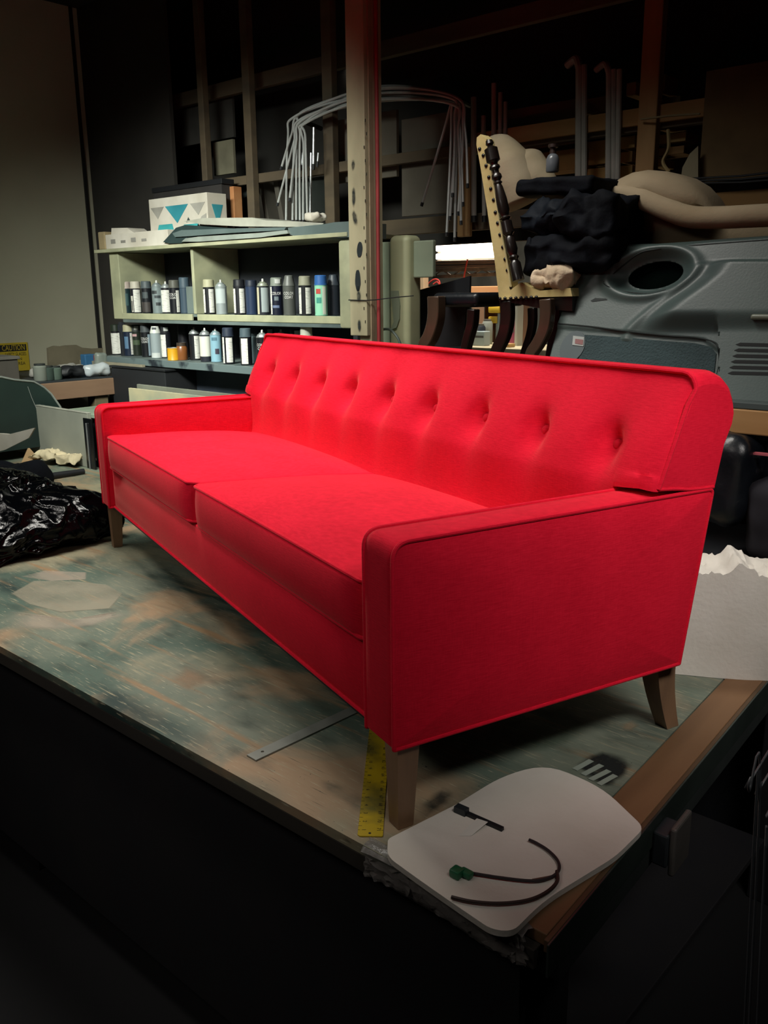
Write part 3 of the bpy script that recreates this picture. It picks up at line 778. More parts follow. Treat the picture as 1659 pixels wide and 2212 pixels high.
# grey board standing along the back of the table
bx0, bx1 = PY(0, 865, 1.43).x-0.2, PY(188, 893, 1.43).x
bo = thing('laminate_sheet', 'long pale grey board standing along the table behind the bin bag', 'board')
mk('panel', rbox(bx0, bx1, 1.43, 1.452, 0.001, 0.297, 0.002), mat('pale_grey_laminate', '8f9084', 0.6, col2='7e8076', nscale=3), bo, smooth=False)
mk('top_edge', rbox(bx0, bx1, 1.428, 1.454, 0.2972, 0.303, 0.002), mat('edge_grey', 'a2a397', 0.6), bo, smooth=False)
mk('end_bracket', rbox(bx1-0.03, bx1+0.055, 1.418, 1.4275, 0.001, 0.275, 0.003), black_gloss, bo, smooth=False)
mk('bracket_rib', rbox(bx1+0.005, bx1+0.012, 1.410, 1.418, 0.001, 0.25, 0.002), chrome, bo, smooth=False)

# ================================================================== SHELVES WITH SPRAY CANS
SY = 2.10
shelf = thing('can_shelf', 'open painted shelf unit filled with spray cans by the left wall', 'shelf', (0, 0, 0))
sh_m = mat('shelf_cream_paint', 'a9a98a', 0.6, col2='8f9178', nscale=6)
sh_g = mat('shelf_grey_paint', '66726f', 0.6, col2='4d5a5a', nscale=5)
sh_d = mat('shelf_dark_inside', '20242b', 0.8)
SX0, SX1, SXD = -4.16, -2.10, PY(415, 600, SY).x
mk('top_board', rbox(SX0-0.12, SX1+0.02, SY-0.03, SY+0.35, 1.165, 1.185, 0.003), sh_m, shelf, smooth=False)
mk('side_panel', rbox(SX0, SX0+0.10, SY, SY+0.34, 0.765, 1.1645, 0.004), sh_m, shelf, smooth=False)
mk('side_panel', rbox(SX1-0.05, SX1+0.03, SY-0.02, SY+0.34, 0.745, 1.15, 0.012), sh_m, shelf)
mk('divider', rbox(SXD-0.012, SXD+0.012, SY+0.005, SY+0.33, 0.801, 1.1645, 0.004), sh_m, shelf, smooth=False)
mk('middle_shelf', rbox(SX0+0.10, SX1-0.05, SY+0.01, SY+0.33, 0.785, 0.80, 0.002), sh_g, shelf, smooth=False)
mk('shelf_lip', rbox(SX0+0.10, SXD-0.02, SY-0.004, SY+0.0098, 0.765, 0.801, 0.003), sh_m, shelf, smooth=False)
mk('shelf_lip', rbox(SXD+0.03, SX1-0.052, SY-0.004, SY+0.0098, 0.765, 0.801, 0.003), sh_m, shelf, smooth=False)
mk('lip_rail', rbox(SX0+0.10, SX1-0.05, SY+0.0, SY+0.012, 0.745, 0.7645, 0.002), sh_g, shelf, smooth=False)
mk('back_panel', rbox(SX0, SX1, SY+0.335, SY+0.345, 0.0, 1.1645, 0.002), sh_d, shelf, smooth=False)
mk('lower_shelf', rbox(-4.26, -2.068, SY-0.06, SY+0.33, 0.505, 0.535, 0.004), sh_g, shelf, smooth=False)
mk('lower_front', rbox(-4.26, -2.068, SY-0.066, SY-0.0605, 0.495, 0.5345, 0.002), mat('shelf_front_worn', '5f6d6e', 0.6, col2='1e252c', nscale=4, lo=0.52, hi=0.58), shelf, smooth=False)
for x in (-4.2, -3.05, -2.12): mk('post', rbox(x, x+0.05, SY+0.27, SY+0.32, FZ, 0.5045, 0.003), sh_d, shelf, smooth=False)
for x in (-4.15, -2.10): mk('bracket', rbox(x, x+0.03, SY+0.02, SY+0.05, 0.5355, 0.7445, 0.003), sh_d, shelf, smooth=False)

LBL = {}
def colmat(h, rough=0.4, metal=0.0):
    k = 'can_'+h+str(rough)+str(metal)
    return mat(k, h, rough, metal=metal, col2=h)
lab_m = mat('printed_label', 'd3d2ca', 0.5, col2='a9a9a4', nscale=16, lo=0.50, hi=0.72, stretch=(2, 2, 9), detail=2)
def arc_patch(r, a0, a1, z0, z1, n=8):
    """piece of a cylinder wall, thin"""
    vs_, fs = [], []
    for rr in (r, r+0.0006):
        for i in range(n+1):
            a = a0+(a1-a0)*i/n
            for z in (z0, z1): vs_.append(V((rr*math.sin(a), -rr*math.cos(a), z)))
    k = 2*(n+1)
    for i in range(n):
        a = 2*i
        fs.append([k+a, k+a+2, k+a+3, k+a+1]); fs.append([a, a+1, a+3, a+2])
        fs.append([a, a+2, k+a+2, k+a]); fs.append([a+1, k+a+1, k+a+3, a+3])
    fs.append([0, k, k+1, 1]); fs.append([2*n, 2*n+1, k+2*n+1, k+2*n])
    return vs_, fs
def spray_can(loc, body, top, label, group, r=0.0325, h=0.155, labels=(), txt=None, metal=0.0, rot=0.0, cat='spray can', sticker=None, txtcol='d8d8d4', extra=None):
    t = thing('spray_can', label, cat, loc, (0, 0, rot), group)
    bm_ = colmat(body, 0.35, metal)
    mk('can_body', lathe([(0.0, 0), (r-0.002, 0), (r, 0.002), (r, 0.005), (r-0.001, 0.006), (r-0.001, h-0.003), (r, h-0.002), (r, h), (r-0.003, h+0.002), (0, h+0.002)], 20), bm_, t)
    kind = top[0]
    if kind == 'cap':
        ch = top[2] if len(top) > 2 else 0.042
        c = mk('cap', lathe([(0, h), (r+0.0005, h), (r+0.0005, h+0.004), (r-0.001, h+0.005), (r-0.0025, h+ch-0.004), (r-0.006, h+ch), (0, h+ch)], 20), colmat(top[1], 0.45), t)
        if sticker: mk('cap_sticker', arc_patch(r+0.0002, -0.1, 0.75, h+0.012, h+0.034), colmat(sticker), c)
    elif kind == 'cone':
        mk('cap', lathe([(0, h), (r, h), (r-0.001, h+0.006), (r*0.72, h+0.036), (r*0.66, h+0.048), (r*0.5, h+0.052), (0, h+0.052)], 20), colmat(top[1], 0.45), t)
    elif kind == 'dome':
        d = mk('dome', lathe([(0, h), (r, h), (r, h+0.003), (r-0.003, h+0.004), (r*0.78, h+0.014), (r*0.5, h+0.019), (r*0.5, h+0.024), (0, h+0.024)], 20), silver if len(top) < 2 else colmat(top[1], 0.35, 0.4), t)
        mk('nozzle', lathe([(0, h+0.024), (0.006, h+0.024), (0.0055, h+0.036), (0.003, h+0.039), (0, h+0.039)], 10), colmat('c9c9c2'), d)
    elif kind == 'trigger':
        mk('cap', lathe([(0, h), (r, h), (r-0.002, h+0.01), (r-0.011, h+0.04), (0, h+0.04)], 20), colmat(top[1], 0.45), t)
        mk('nozzle', tr(box(-0.012, 0.012, -r*0.9, -r*0.3, 0, 0.012), (0, 0, h+0.022)), colmat('4a4f50'), t, smooth=False)
    for (a0, a1, z0, z1, colr) in labels:
        mk('label', arc_patch(r-0.0006, a0, a1, z0*h, z1*h), lab_m if colr == 'print' else colmat(colr, 0.5), t)
    if txt:
        for i, wd in enumerate(txt):
            text('lettering', wd, 0.021, colmat(txtcol), t, Matrix.Translation((0, 0, h*0.74-i*0.019)), bend=r+0.0006, squash=0.8)
    return t
def zc(u, z, back=0.0): 
    # can centre on a shelf of height z at that picture column
    p = PY(u, 700, SY+0.05+back); return (p.x, p.y, z+0.0008)
GU, GL = 'spray cans on the upper shelf', 'spray cans on the lower shelf'
WL = (-0.35, 0.55, 0.06, 0.93, 'print'); WL2 = (-1.25, -0.55, 0.06, 0.93, 'print'); WR = (0.15, 1.15, 0.06, 0.93, 'print'); WF = (-0.9, 0.9, 0.05, 0.92, 'print')
TURN = -0.72   # the shelf is seen from its right end
upper = [
 (277, '1d2f33', ('cap', 'b3a49c'), 'pink-white capped spray can with teal and navy print', [(-0.6, 0.7, 0.3, 0.8, '2f4c4d')], None, 0, None),
 (298, '23232a', ('cap', 'b7b1a3'), 'white-capped spray can with tall black mark on its white label', [(-0.2, 1.2, 0.04, 0.95, 'print'), (-0.9, -0.35, 0.05, 0.7, 'c5c2b8'), (-0.75, -0.5, 0.1, 0.5, '17181c')], None, 0, None),
 (321, '1a1c20', ('cap', '4c5558'), 'slate-capped black spray can with brown lower band', [(-0.9, 0.9, 0.05, 0.45, '3d3836'), (-0.6, 0.5, 0.6, 0.85, '3f474a')], None, 0, None),
 (344, '7f8b8c', ('dome', '848e8f'), 'uncapped grey spray can with dark printed blotches', [(-0.9, 0.2, 0.74, 0.86, '2c3133'), (-0.3, 0.9, 0.58, 0.68, '333a3d'), (-0.1, 0.8, 0.3, 0.42, '2a3032')], None, 0.2, None),
 (363, '1b1b20', ('dome',), 'silver-topped spray can with white label next to the blotched grey can', [WF], None, 0, None),
 (381, '16181d', ('cap', '55554e', 0.045), 'olive-grey capped black spray can lettered in white, left bay', [(0.5, 1.2, 0.05, 0.9, 'print')], ('COLOR', 'COAT'), 0, None),
 (403, '3c4b58', ('cap', '44545f', 0.06), 'tall blue-grey spray can at the back beside the divider', [], None, 0, None),
 (455, '17181c', ('cap', 'a5a286'), 'cream-capped spray can with two white labels, right of the divider', [WL2, WR], None, 0, None),
 (481, '9aa3a4', ('dome', '9aa3a2'), 'plain pale silver uncapped spray can on the upper shelf', [(-0.9, 0.9, 0.4, 0.93, 'a9b2b2')], None, 0.3, None),
 (520, '1a1b20', ('cap', '191b20', 0.038), 'glossy black-capped spray can with two white labels on the upper shelf', [WL2, WR], None, 0, None),
 (546, '25324a', ('cap', '1f2634', 0.034), 'dark navy spray can between black-capped and silver-domed cans', [], None, 0, None),
 (571, '23262c', ('dome', '8f9586'), 'wide silver-domed spray can with cream and grey labels', [(-1.3, -0.6, 0.03, 0.96, 'b9b39a'), (-0.2, 1.2, 0.1, 0.95, '909a9b')], None, 0, None),
 (600, '141827', ('cap', '767d74'), 'grey-capped navy spray can with white sticker on its cap, upper shelf', [(-1.3, -0.75, 0.03, 0.97, 'print'), (-0.3, 0.4, 0.5, 0.64, '5f6a70'), (-0.6, 0.5, 0.25, 0.34, '5d6a86')], ('COLOR',), 0, 'b5b8b4'),
 (627, '4d504c', ('cone', '585b57'), 'dark grey cone-topped spray can lettered in white, upper shelf', [], ('COLOR', 'COAT'), 0, None),
 (661, '17181c', ('cap', '8b8b78', 0.046), 'taupe-capped spray can with white labels beside the mint can', [WL2, WR], None, 0, None),
 (695, '8ecdae', ('cap', '2f5f9e', 0.048), 'mint green spray can with blue cap and red oval', [(-0.75, 0.0, 0.72, 0.88, 'b5443c'), (-0.7, 0.1, 0.42, 0.6, '3d8f80'), (0.3, 0.9, 0.05, 0.95, 'c9cfc0')], None, 0, None),
 (722, '2a3038', ('cone', '39414a'), 'dark spray can in the right end of the upper shelf', [], None, 0, None)]
for u, body, topk, lb, labs, tx, mtl, stk in upper:
    back = 0.09 if u in (403, 722) else (0.04 if u in (363, 381, 546) else 0.0)
    spray_can(zc(u, 0.80, back), body, topk, lb, GU, labels=labs, txt=tx, metal=mtl, rot=-TURN, sticker=stk, h=0.148 if u != 344 else 0.155)
lower = [
 (248, '18191d', ('cap', '20291f'), 'dark green capped spray can with white label at the left end, lower shelf', [WF], None, 0.0, None, 0.0),
 (262, '15171c', ('cap', '262b33'), 'slate-capped spray can with narrow white label, second on lower shelf', [(-1.0, 0.0, 0.06, 0.93, 'print')], None, 0.0, None, 0.03),
 (275, '1a2436', ('cap', 'a6a286'), 'cream-capped navy spray can with pale stripe, lower shelf', [(-0.6, 0.2, 0.3, 0.8, '51708c'), (0.6, 1.1, 0.05, 0.95, 'print')], None, 0.0, None, 0.0),
 (293, '20261f', ('cap', '3a3d3c'), 'charcoal-capped green-black spray can with pink mark', [(-0.6, 0.3, 0.8, 0.9, 'b08a8c'), (-0.6, 0.8, 0.45, 0.65, '3b4a34')], None, 0.0, 'a9aba4', 0.04),
 (313, '15171b', ('cap', '42474a'), 'grey-capped black spray can lettered in white, lower shelf left', [(0.6, 1.3, 0.05, 0.92, '8ea1ac')], ('COLOR', 'COAT'), 0.0, None, 0.01),
 (334, '8d989b', ('trigger', 'c2c5be'), 'silver-grey spray can with white trigger cap', [(-0.9, 0.9, 0.03, 0.22, 'b9bebc')], None, 0.0, None, -0.03),
 (356, '17191e', ('cap', '15171b'), 'black-capped spray can with white label beside the yellow tin', [(-1.2, 0.2, 0.05, 0.93, 'print')], None, 0.0, 'a8aba8', 0.02),
 (394, '1c1c20', ('cap', '191b20', 0.05), 'black spray can behind the yellow tin and the brown jar', [(-0.5, 0.5, 0.55, 0.62, '8a8c90')], None, 0.0, None, 0.10),
 (418, '18191d', ('dome',), 'silver-nozzled black spray can with white label on its right, lower shelf', [WR], None, 0.0, None, 0.02),
 (441, '25272f', ('dome',), 'silver-domed spray can wrapped in a plain white label', [(-1.4, 1.4, 0.2, 0.95, 'c9c8bd')], None, 0.0, None, -0.02),
 (464, '7ea4b4', ('dome', '8fa3aa'), 'light blue spray can with dark square mark, lower shelf', [(-0.6, 0.4, 0.8, 0.92, '4d6f7e'), (0.0, 0.7, 0.3, 0.5, '3a3442')], None, 0.0, None, 0.0),
 (491, '12131a', ('cap', '28303f', 0.046), 'large navy-capped spray can with two white labels in front', [(-1.3, -0.6, 0.03, 0.97, 'print'), (-0.25, 0.9, 0.06, 0.95, 'print')], None, 0.0, None, -0.05),
 (529, '15161b', ('cap', '46555c', 0.046), 'steel-blue capped spray can with white label at the shelf front', [(-0.75, 0.45, 0.05, 0.95, 'print')], None, 0.0, None, -0.05),
 (549, '8fa5ad', ('cap', '3c4a50'), 'pale blue spray can half hidden behind the front cans', [], None, 0.0, None, 0.06),
 (565, '141519', ('dome',), 'black spray can with silver nozzle and white lettering beside the sofa back', [], ('COLOR', 'COAT'), 0.0, None, -0.04),
 (580, '1b1d22', ('cap', '1f2228'), 'black-capped spray can with sticker behind the lettered nozzle can', [], None, 0.0, '9a9d9a', 0.12),
 (606, '1d1d22', ('dome',), 'silver-domed dark spray can with cream label just above the sofa back', [(-0.8, 0.1, 0.3, 0.98, 'c0b9a6')], None, 0.0, None, 0.05),
 (638, '1a1b20', ('cap', '1c1e24'), 'black-capped spray can with white sticker above the sofa back', [], None, 0.0, 'b0b2ae', 0.08),
 (661, 'b2b4a8', ('cap', 'b0b2a4', 0.055), 'white-capped pale spray can above the sofa back', [], None, 0.0, None, 0.0),
 (691, 'b8b089', ('cap', 'c3ba92'), 'yellowish cream-capped spray can nearest the pillar, lower shelf', [], None, 0.0, None, 0.0)]
for u, body, topk, lb, labs, tx, mtl, stk, back in lower:
    hh = 0.165 if u == 661 else (0.150 if u != 691 else 0.105)
    spray_can(zc(u, 0.535, back), body, topk, lb, GL, labels=labs, txt=tx, metal=mtl, rot=-TURN, sticker=stk, h=hh)
tin = thing('paint_tin', 'small yellow paint tin on the front of the lower shelf', 'tin', zc(370, 0.535, -0.07))
mk('tin_body', lathe([(0, 0), (0.034, 0), (0.035, 0.002), (0.034, 0.004), (0.034, 0.066), (0.0355, 0.068), (0.034, 0.070), (0, 0.070)], 22), colmat('c9921a', 0.4), tin)
mk('lid', lathe([(0, 0.070), (0.031, 0.070), (0.031, 0.073), (0.026, 0.073), (0.025, 0.071), (0, 0.071)], 22), silver, tin)
jar = thing('brown_jar', 'orange-brown jar between the yellow tin and a black can', 'jar', zc(389, 0.535, -0.03))
mk('jar_body', lathe([(0, 0), (0.031, 0), (0.033, 0.004), (0.033, 0.07), (0.027, 0.082), (0, 0.082)], 20), colmat('7a4a26', 0.3), jar)
mk('jar_lid', lathe([(0, 0.0822), (0.028, 0.0822), (0.028, 0.1), (0, 0.1)], 20), colmat('3a3028', 0.4), jar)
# metal bookends / flat cartons between the cans
for u0, u1, v0, v1, lb in ((386, 410, 612, 666, 'wide grey metal divider plate beside the shelf partition'), (492, 507, 613, 667, 'narrow grey divider plate left of the black-capped can'),
                           (635, 649, 612, 670, 'grey divider plate left of the taupe-capped can'), (672, 683, 612, 672, 'grey divider plate left of the mint can')):
    a, b = PY(u0, v1, SY+0.04), PY(u1, v0, SY+0.04)
    o = thing('divider_plate', lb, 'divider', (0, 0, 0), group='grey divider plates between upper cans')
    mk('plate', rbox(a.x, b.x, SY+0.10, SY+0.103, 0.8008, 0.955, 0.001), mat('divider_grey', '6e7a76', 0.5), o, smooth=False)
    mk('foot', rbox(a.x, b.x, SY+0.1032, SY+0.19, 0.8008, 0.803, 0.001), MATS['divider_grey'], o, smooth=False)

# ---- on top of the shelf
cz0 = 1.186
lc = thing('white_carton', 'long white carton with tan end lying on the shelf top', 'carton')
xa, xb = PY(228, 520, 2.09).x, PY(362, 505, 2.09).x
mk('carton_body', rbox(xa, xb, 2.09, 2.28, cz0, cz0+0.085, 0.003), white, lc, smooth=False)
mk('end_flap', rbox(xa-0.075, xa-0.001, 2.085, 2.28, cz0, cz0+0.105, 0.006), mat('tan_flap', '9b8a68', 0.85), lc, smooth=False)
mk('raised_lid', prism([V((xa+0.02, 2.12, cz0+0.086)), V((xa+0.03, 2.12, cz0+0.125)), V((xa+0.2, 2.12, cz0+0.118)), V((xa+0.27, 2.12, cz0+0.086))], (0, 0.12, 0)), white, lc, smooth=False)
gp = mat('grey_print', '8e8b84', 0.7)
for k in range(4):
    mk('print_block', rbox(xa+0.06+k*0.11, xa+0.06+k*0.11+0.05, 2.0885, 2.0898, cz0+0.03, cz0+0.055-0.01*(k % 2), 0.0002), gp, lc, smooth=False)

tbx = thing('printed_box', 'white box printed with teal triangles on the shelf top', 'box')
X0, X1 = PY(322, 450, 2.21).x, PY(448, 450, 2.21).x; Y1 = PX(490, 450, X1).y; zt = PY(385, 421, 2.21).z-0.005
mk('box_body', rbox(X0, X1, 2.21, Y1, cz0, zt, 0.003), white, tbx, smooth=False)
teal = mat('teal_print', '2c7f8c', 0.6, col2='3a93a0'); greyt = mat('pale_grey_print', 'a5a299', 0.7); teal2 = mat('light_teal_print', '3aa0a4', 0.6)
def tri_front(fx, fz, mt_):
    pts = [V((X0+(X1-X0)*a, 2.2088, cz0+(zt-cz0)*b)) for a, b in zip(fx, fz)]; mk('printed_triangle', prism(pts, (0, 0.001, 0)), mt_, tbx, smooth=False)
def tri_side(fy, fz, mt_):
    pts = [V((X1+0.0012, 2.21+(Y1-2.21)*a, cz0+(zt-cz0)*b)) for a, b in zip(fy, fz)]; mk('printed_triangle', prism(pts, (-0.001, 0, 0)), mt_, tbx, smooth=False)
tri_front((0.29, 0.69, 0.49), (0.82, 0.82, 0.46), teal); tri_front((0.03, 0.27, 0.15), (0.82, 0.82, 0.58), greyt); tri_front((0.72, 0.97, 0.85), (0.82, 0.82, 0.58), greyt)
tri_front((0.08, 0.46, 0.40, 0.16), (0.08, 0.08, 0.46, 0.46), teal2); tri_front((0.52, 0.95, 0.84, 0.6), (0.1, 0.1, 0.42, 0.42), teal2)
tri_front((0.64, 0.72, 0.68), (0.46, 0.46, 0.56), mat('dark_print', '3f4a48', 0.7)); tri_front((0.80, 0.98, 0.98, 0.9), (0.32, 0.32, 0.6, 0.55), greyt)
tri_side((0.22, 0.80, 0.5), (0.78, 0.78, 0.36), teal); tri_side((0.05, 0.95, 0.95, 0.05), (0.06, 0.06, 0.16, 0.16), teal2)
dk = thing('dark_open_box', 'dark open box standing behind the teal triangle box', 'box')
xx0, xx1 = PY(330, 400, 2.5).x, PY(478, 400, 2.5).x
xx0, xx1 = PY(330, 400, 2.36).x, PY(478, 400, 2.36).x; zd = PY(400, 408, 2.36).z
mk('box_body', rbox(xx0, xx1, 2.36, 2.445, cz0, zd, 0.004), mat('dark_card', '2e2b2a', 0.9), dk, smooth=False)
mk('lid_rim', rbox(xx0-0.01, xx1+0.01, 2.355, 2.447, zd+0.0005, zd+0.03, 0.003), black, dk, smooth=False)
def sheet_profile(name, label, pix, yy, depth, mt_, cat='sheet'):
    pts = [PY(u, v, yy) for u, v in pix]
    return tag(mk(name, prism(pts, (0, depth, 0)), mt_, smooth=False), label, cat, 'flat sheets piled on the shelf top')
gs = mat('grey_vinyl', '5f6d6c', 0.5, col2='52605f', nscale=5); gs2 = mat('pale_grey_vinyl', '8e968e', 0.6); gs3 = mat('white_vinyl', 'a9a99c', 0.7); gs4 = mat('dark_teal_vinyl', '2c3c3c', 0.5)
sheet_profile('folded_sheet', 'dark teal folded sheet sticking out at the left of the pile', [(352, 523), (362, 512), (380, 492), (400, 486), (470, 491), (520, 495), (470, 500), (410, 509), (392, 525), (368, 526)], 2.075, 0.22, gs4)
sheet_profile('folded_sheet', 'grey folded sheet in the middle of the pile on the shelf', [(372, 504), (392, 497), (520, 493), (618, 491), (614, 497), (500, 503), (410, 510), (378, 512)], 2.065, 0.22, gs)
sheet_profile('folded_sheet', 'pale grey sheet with a rounded folded edge low in the pile', [(392, 522), (400, 515), (430, 511), (560, 503), (620, 497), (622, 504), (560, 513), (430, 522)], 2.06, 0.25, gs2)
sheet_profile('folded_sheet', 'off-white sheet on top of the pile near the pillar', [(395, 478), (440, 471), (545, 470), (575, 476), (640, 478), (700, 482), (690, 490), (620, 490), (520, 489), (440, 485)], 2.085, 0.25, gs3)
sheet_profile('rolled_sheet', 'grey rolled sheet lying at the pillar end of the shelf top', [(622, 492), (700, 484), (722, 480), (757, 478), (757, 512), (700, 514), (640, 511), (624, 506)], 2.075, 0.25, gs, 'roll')
p = PY(682, 477, 2.16); loose('paper_ball', 'crumpled white paper ball on the sheets near the pillar', 'paper', (0.10, 0.07, 0.045), (p.x, p.y, p.z-0.01), white, 11, 0.012, 20)

# ================================================================== PILLAR
pil = thing('pillar', 'cream painted post with black paint spots and a red stripe', 'pillar', (0, 0, FZ))
def pp_(name, vf, mt_, smooth=False): return mk(name, tr(vf, (0, 0, -FZ)), mt_, pil, smooth=smooth)
pcream = mat('pillar_cream', 'b4ad8e', 0.65, col2='958f74', nscale=5, lo=0.45, hi=0.7, stretch=(1, 1, 0.4), bump=0.05)
pp_('front_board', rbox(-1.905, -1.803, 1.90, 1.922, 0.725, 2.74, 0.003), pcream)
pp_('post', rbox(-1.868, -1.803, 1.9225, 2.000, FZ, 2.74, 0.003), pcream)
pp_('side_strip', rbox(-1.8028, -1.797, 1.923, 1.945, FZ, 2.74, 0.001), mat('pillar_tan_strip', 'a08f74', 0.7))
pp_('corner_strip', rbox(-1.8028, -1.797, 1.985, 2.002, FZ, 2.74, 0.001), pcream)
pp_('red_pipe', tube([V((-1.792, 1.965, FZ+0.02)), V((-1.7925, 1.965, 0.7)), V((-1.792, 1.967, 1.5)), V((-1.792, 1.966, 2.73))], 0.0085, 10), mat('red_pipe_paint', '9e3b3c', 0.5), True)
spot = mat('black_paint_spot', '20292c', 0.7)
spot_s = overspray_or_shadow('soft_black_spray', '1c2526', 0.3, 0.6, 30, 0.9)
def spot_at(u, v, rx, rz, mt_, tilt=0.0):
    c = PY(u, v, 1.8985); pts = []
    for k in range(20):
        a = 2*math.pi*k/20; rr = 1+0.12*noise.noise(V((k*0.7, u, v)))
        x, z = rx*math.cos(a)*rr, rz*math.sin(a)*rr
        pts.append(V((c.x+x*math.cos(tilt)+z*math.sin(tilt), 1.8985, c.z+z*math.cos(tilt)-x*math.sin(tilt))))
    o = pp_('paint_spot', prism(pts, (0, -0.0008, 0)), mt_)
    if mt_ is spot_s: cover_mesh(o, 20, 0.6)
spot_at(777, 539, 0.016, 0.033, spot, 0.12); spot_at(773, 606, 0.016, 0.046, spot); spot_at(775, 640, 0.02, 0.045, spot_s); spot_at(776, 703, 0.016, 0.04, spot_s)
spot_at(763, 357, 0.016, 0.03, spot_s); spot_at(764, 425, 0.016, 0.06, spot_s); spot_at(766, 470, 0.02, 0.05, spot_s, -0.3)
for k in range(16):
    v = 260+k*29; c = PY(789+3*math.sin(k*2.1), v, 1.8985)
    pp_('nail', box(c.x-0.0016, c.x+0.0016, 1.8975, 1.8999, c.z-0.006, c.z+0.006), mat('rusty_nail', '2e2a22', 0.7))
wire = thing('binding_wire', 'thin black wire tied round the cream post', 'wire')
c0 = PY(762, 648, 1.896); zt_ = c0.z
mk('wire', tube([V((-1.909, 1.93, zt_)), V((-1.909, 1.896, zt_)), V((-1.80, 1.896, zt_-0.002)), V((-1.78, 1.93, zt_)), V((-1.70, 1.98, zt_+0.01)), V((-1.62, 2.0, zt_+0.016))], 0.0022, 6), black, wire)

# ================================================================== GREY CABINET PARTS RIGHT OF THE PILLAR
cab = thing('moulded_cabinet', 'grey-green moulded panels standing beside the cream post', 'panel', (0, 0, 0))
x0, x1 = PY(838, 600, 2.12).x, PY(880, 600, 2.12).x
mk('tower', grid_box((x1-x0, 0.11, 1.95), 0.028, (2, 2, 6), 4, None, ((x0+x1)/2, 2.175, 1.16-0.975)), mat('cream_green_plastic', 'b9bb96', 0.5, col2='a8ac8a', nscale=4), cab)
mk('rear_sheet', rbox(-2.062, x0-0.012, 2.14, 2.16, -0.75, 1.135, 0.004), green_grey, cab, smooth=False)
mk('slot', rbox(x0-0.0115, x0-0.001, 2.15, 2.20, -0.75, 1.15, 0.002), darkblue, cab, smooth=False)
xs1 = PY(935, 560, 2.16).x
mk('side_box', rbox(x1+0.0005, xs1, 2.16, 2.185, PY(900, 600, 2.16).z, PY(900, 520, 2.16).z, 0.006), green_grey, cab, smooth=False)
hp = [PY(u, v, 2.112) for u, v in ((843, 628), (859, 628), (863, 660), (862, 690), (856, 708), (844, 712), (850, 695), (847, 660))]
mk('handle_trim', prism(hp, (0, 0.012, 0)), green_grey, cab, smooth=False)
arc = smooth_path([PY(u, v, 2.05) for u, v in ((822, 712), (842, 712), (858, 728), (866, 748), (872, 775))], 6)
tag(mk('rubber_gasket', tube(arc, 0.006, 8), mat('dark_green_trim', '47524c', 0.4)), 'curved dark green trim strip below the moulded panels', 'trim')

# ================================================================== LEFT BENCH, SIGN AND CLUTTER
BXF = -4.05
ben = thing('wall_bench', 'wooden bench along the left wall piled with supplies', 'bench', (0, 0, FZ))
def bpart(name, vf, mt_, smooth=False): return mk(name, tr(vf, (0, 0, -FZ)), mt_, ben, smooth=smooth)
pz = PX(200, 818, BXF).z
by1 = PX(246, 815, BXF).y
bpart('bench_top', rbox(-4.89, BXF-0.003, 1.0, by1, pz-0.02, pz+0.005, 0.003), mat('dark_bench_top', '2c3236', 0.6))
bpart('front_board', rbox(BXF-0.002, BXF+0.02, 1.0, by1+0.005, pz-0.105, pz-0.004, 0.003), mat('bench_front_wood', '8a6d56', 0.75, col2='755a45', nscale=7, stretch=(1, 0.2, 1)))
for y in (1.02, by1-0.14): bpart('leg', rbox(BXF-0.09, BXF-0.003, y, y+0.09, FZ, pz-0.021, 0.003), mat('bench_leg', '77694f', 0.8))
sg = thing('caution_sign', 'yellow and black CAUTION safety sign on the left wall', 'sign')
sa, sb = PX(-60, 745, -4.893), PX(59, 739, -4.893); sbz = PX(58, 800, -4.893).z
ysg = mat('sign_yellow', 'b39a24', 0.6, col2='a08a22')
mk('sign_plate', rbox(-4.8985, -4.892, sa.y, sb.y, sbz, sb.z, 0.001), ysg, sg, smooth=False)
hdr = sb.z-0.055
mk('black_header', rbox(-4.8918, -4.8908, sa.y+0.006, sb.y-0.012, hdr, sb.z-0.012, 0.0004), ink, sg, smooth=False)
def on_wall(body, y, z, size, mt_, align='RIGHT', sq=1.0):
    M = Matrix(((0, 0, 1, -4.8902), (1, 0, 0, y), (0, 1, 0, z), (0, 0, 0, 1))); text('sign_lettering', body, size, mt_, sg, M, align=align, squash=sq)
on_wall('CAUTION', sb.y-0.022, (hdr+sb.z-0.012)/2, 0.050, ysg, sq=0.70); on_wall('SAFETY GLASSES', sb.y-0.018, hdr-0.020, 0.030, ink, sq=0.66)
on_wall('IN', sb.y-0.05, hdr-0.052, 0.028, ink); on_wall('AREA', sb.y-0.03, hdr-0.082, 0.028, ink)

BT = pz+0.0058
def bxp(u, v, x): p = PX(u, v, x); return p
def bench_carton(name, label, cat, u0, u1, vt, x, dep, mt_, z0=BT):
    a, b = PX(u0, vt, x), PX(u1, vt, x)
    return tag(mk(name, rbox(x-dep, x, min(a.y, b.y), max(a.y, b.y), z0, (a.z+b.z)/2, 0.004), mt_, smooth=False), label, cat)
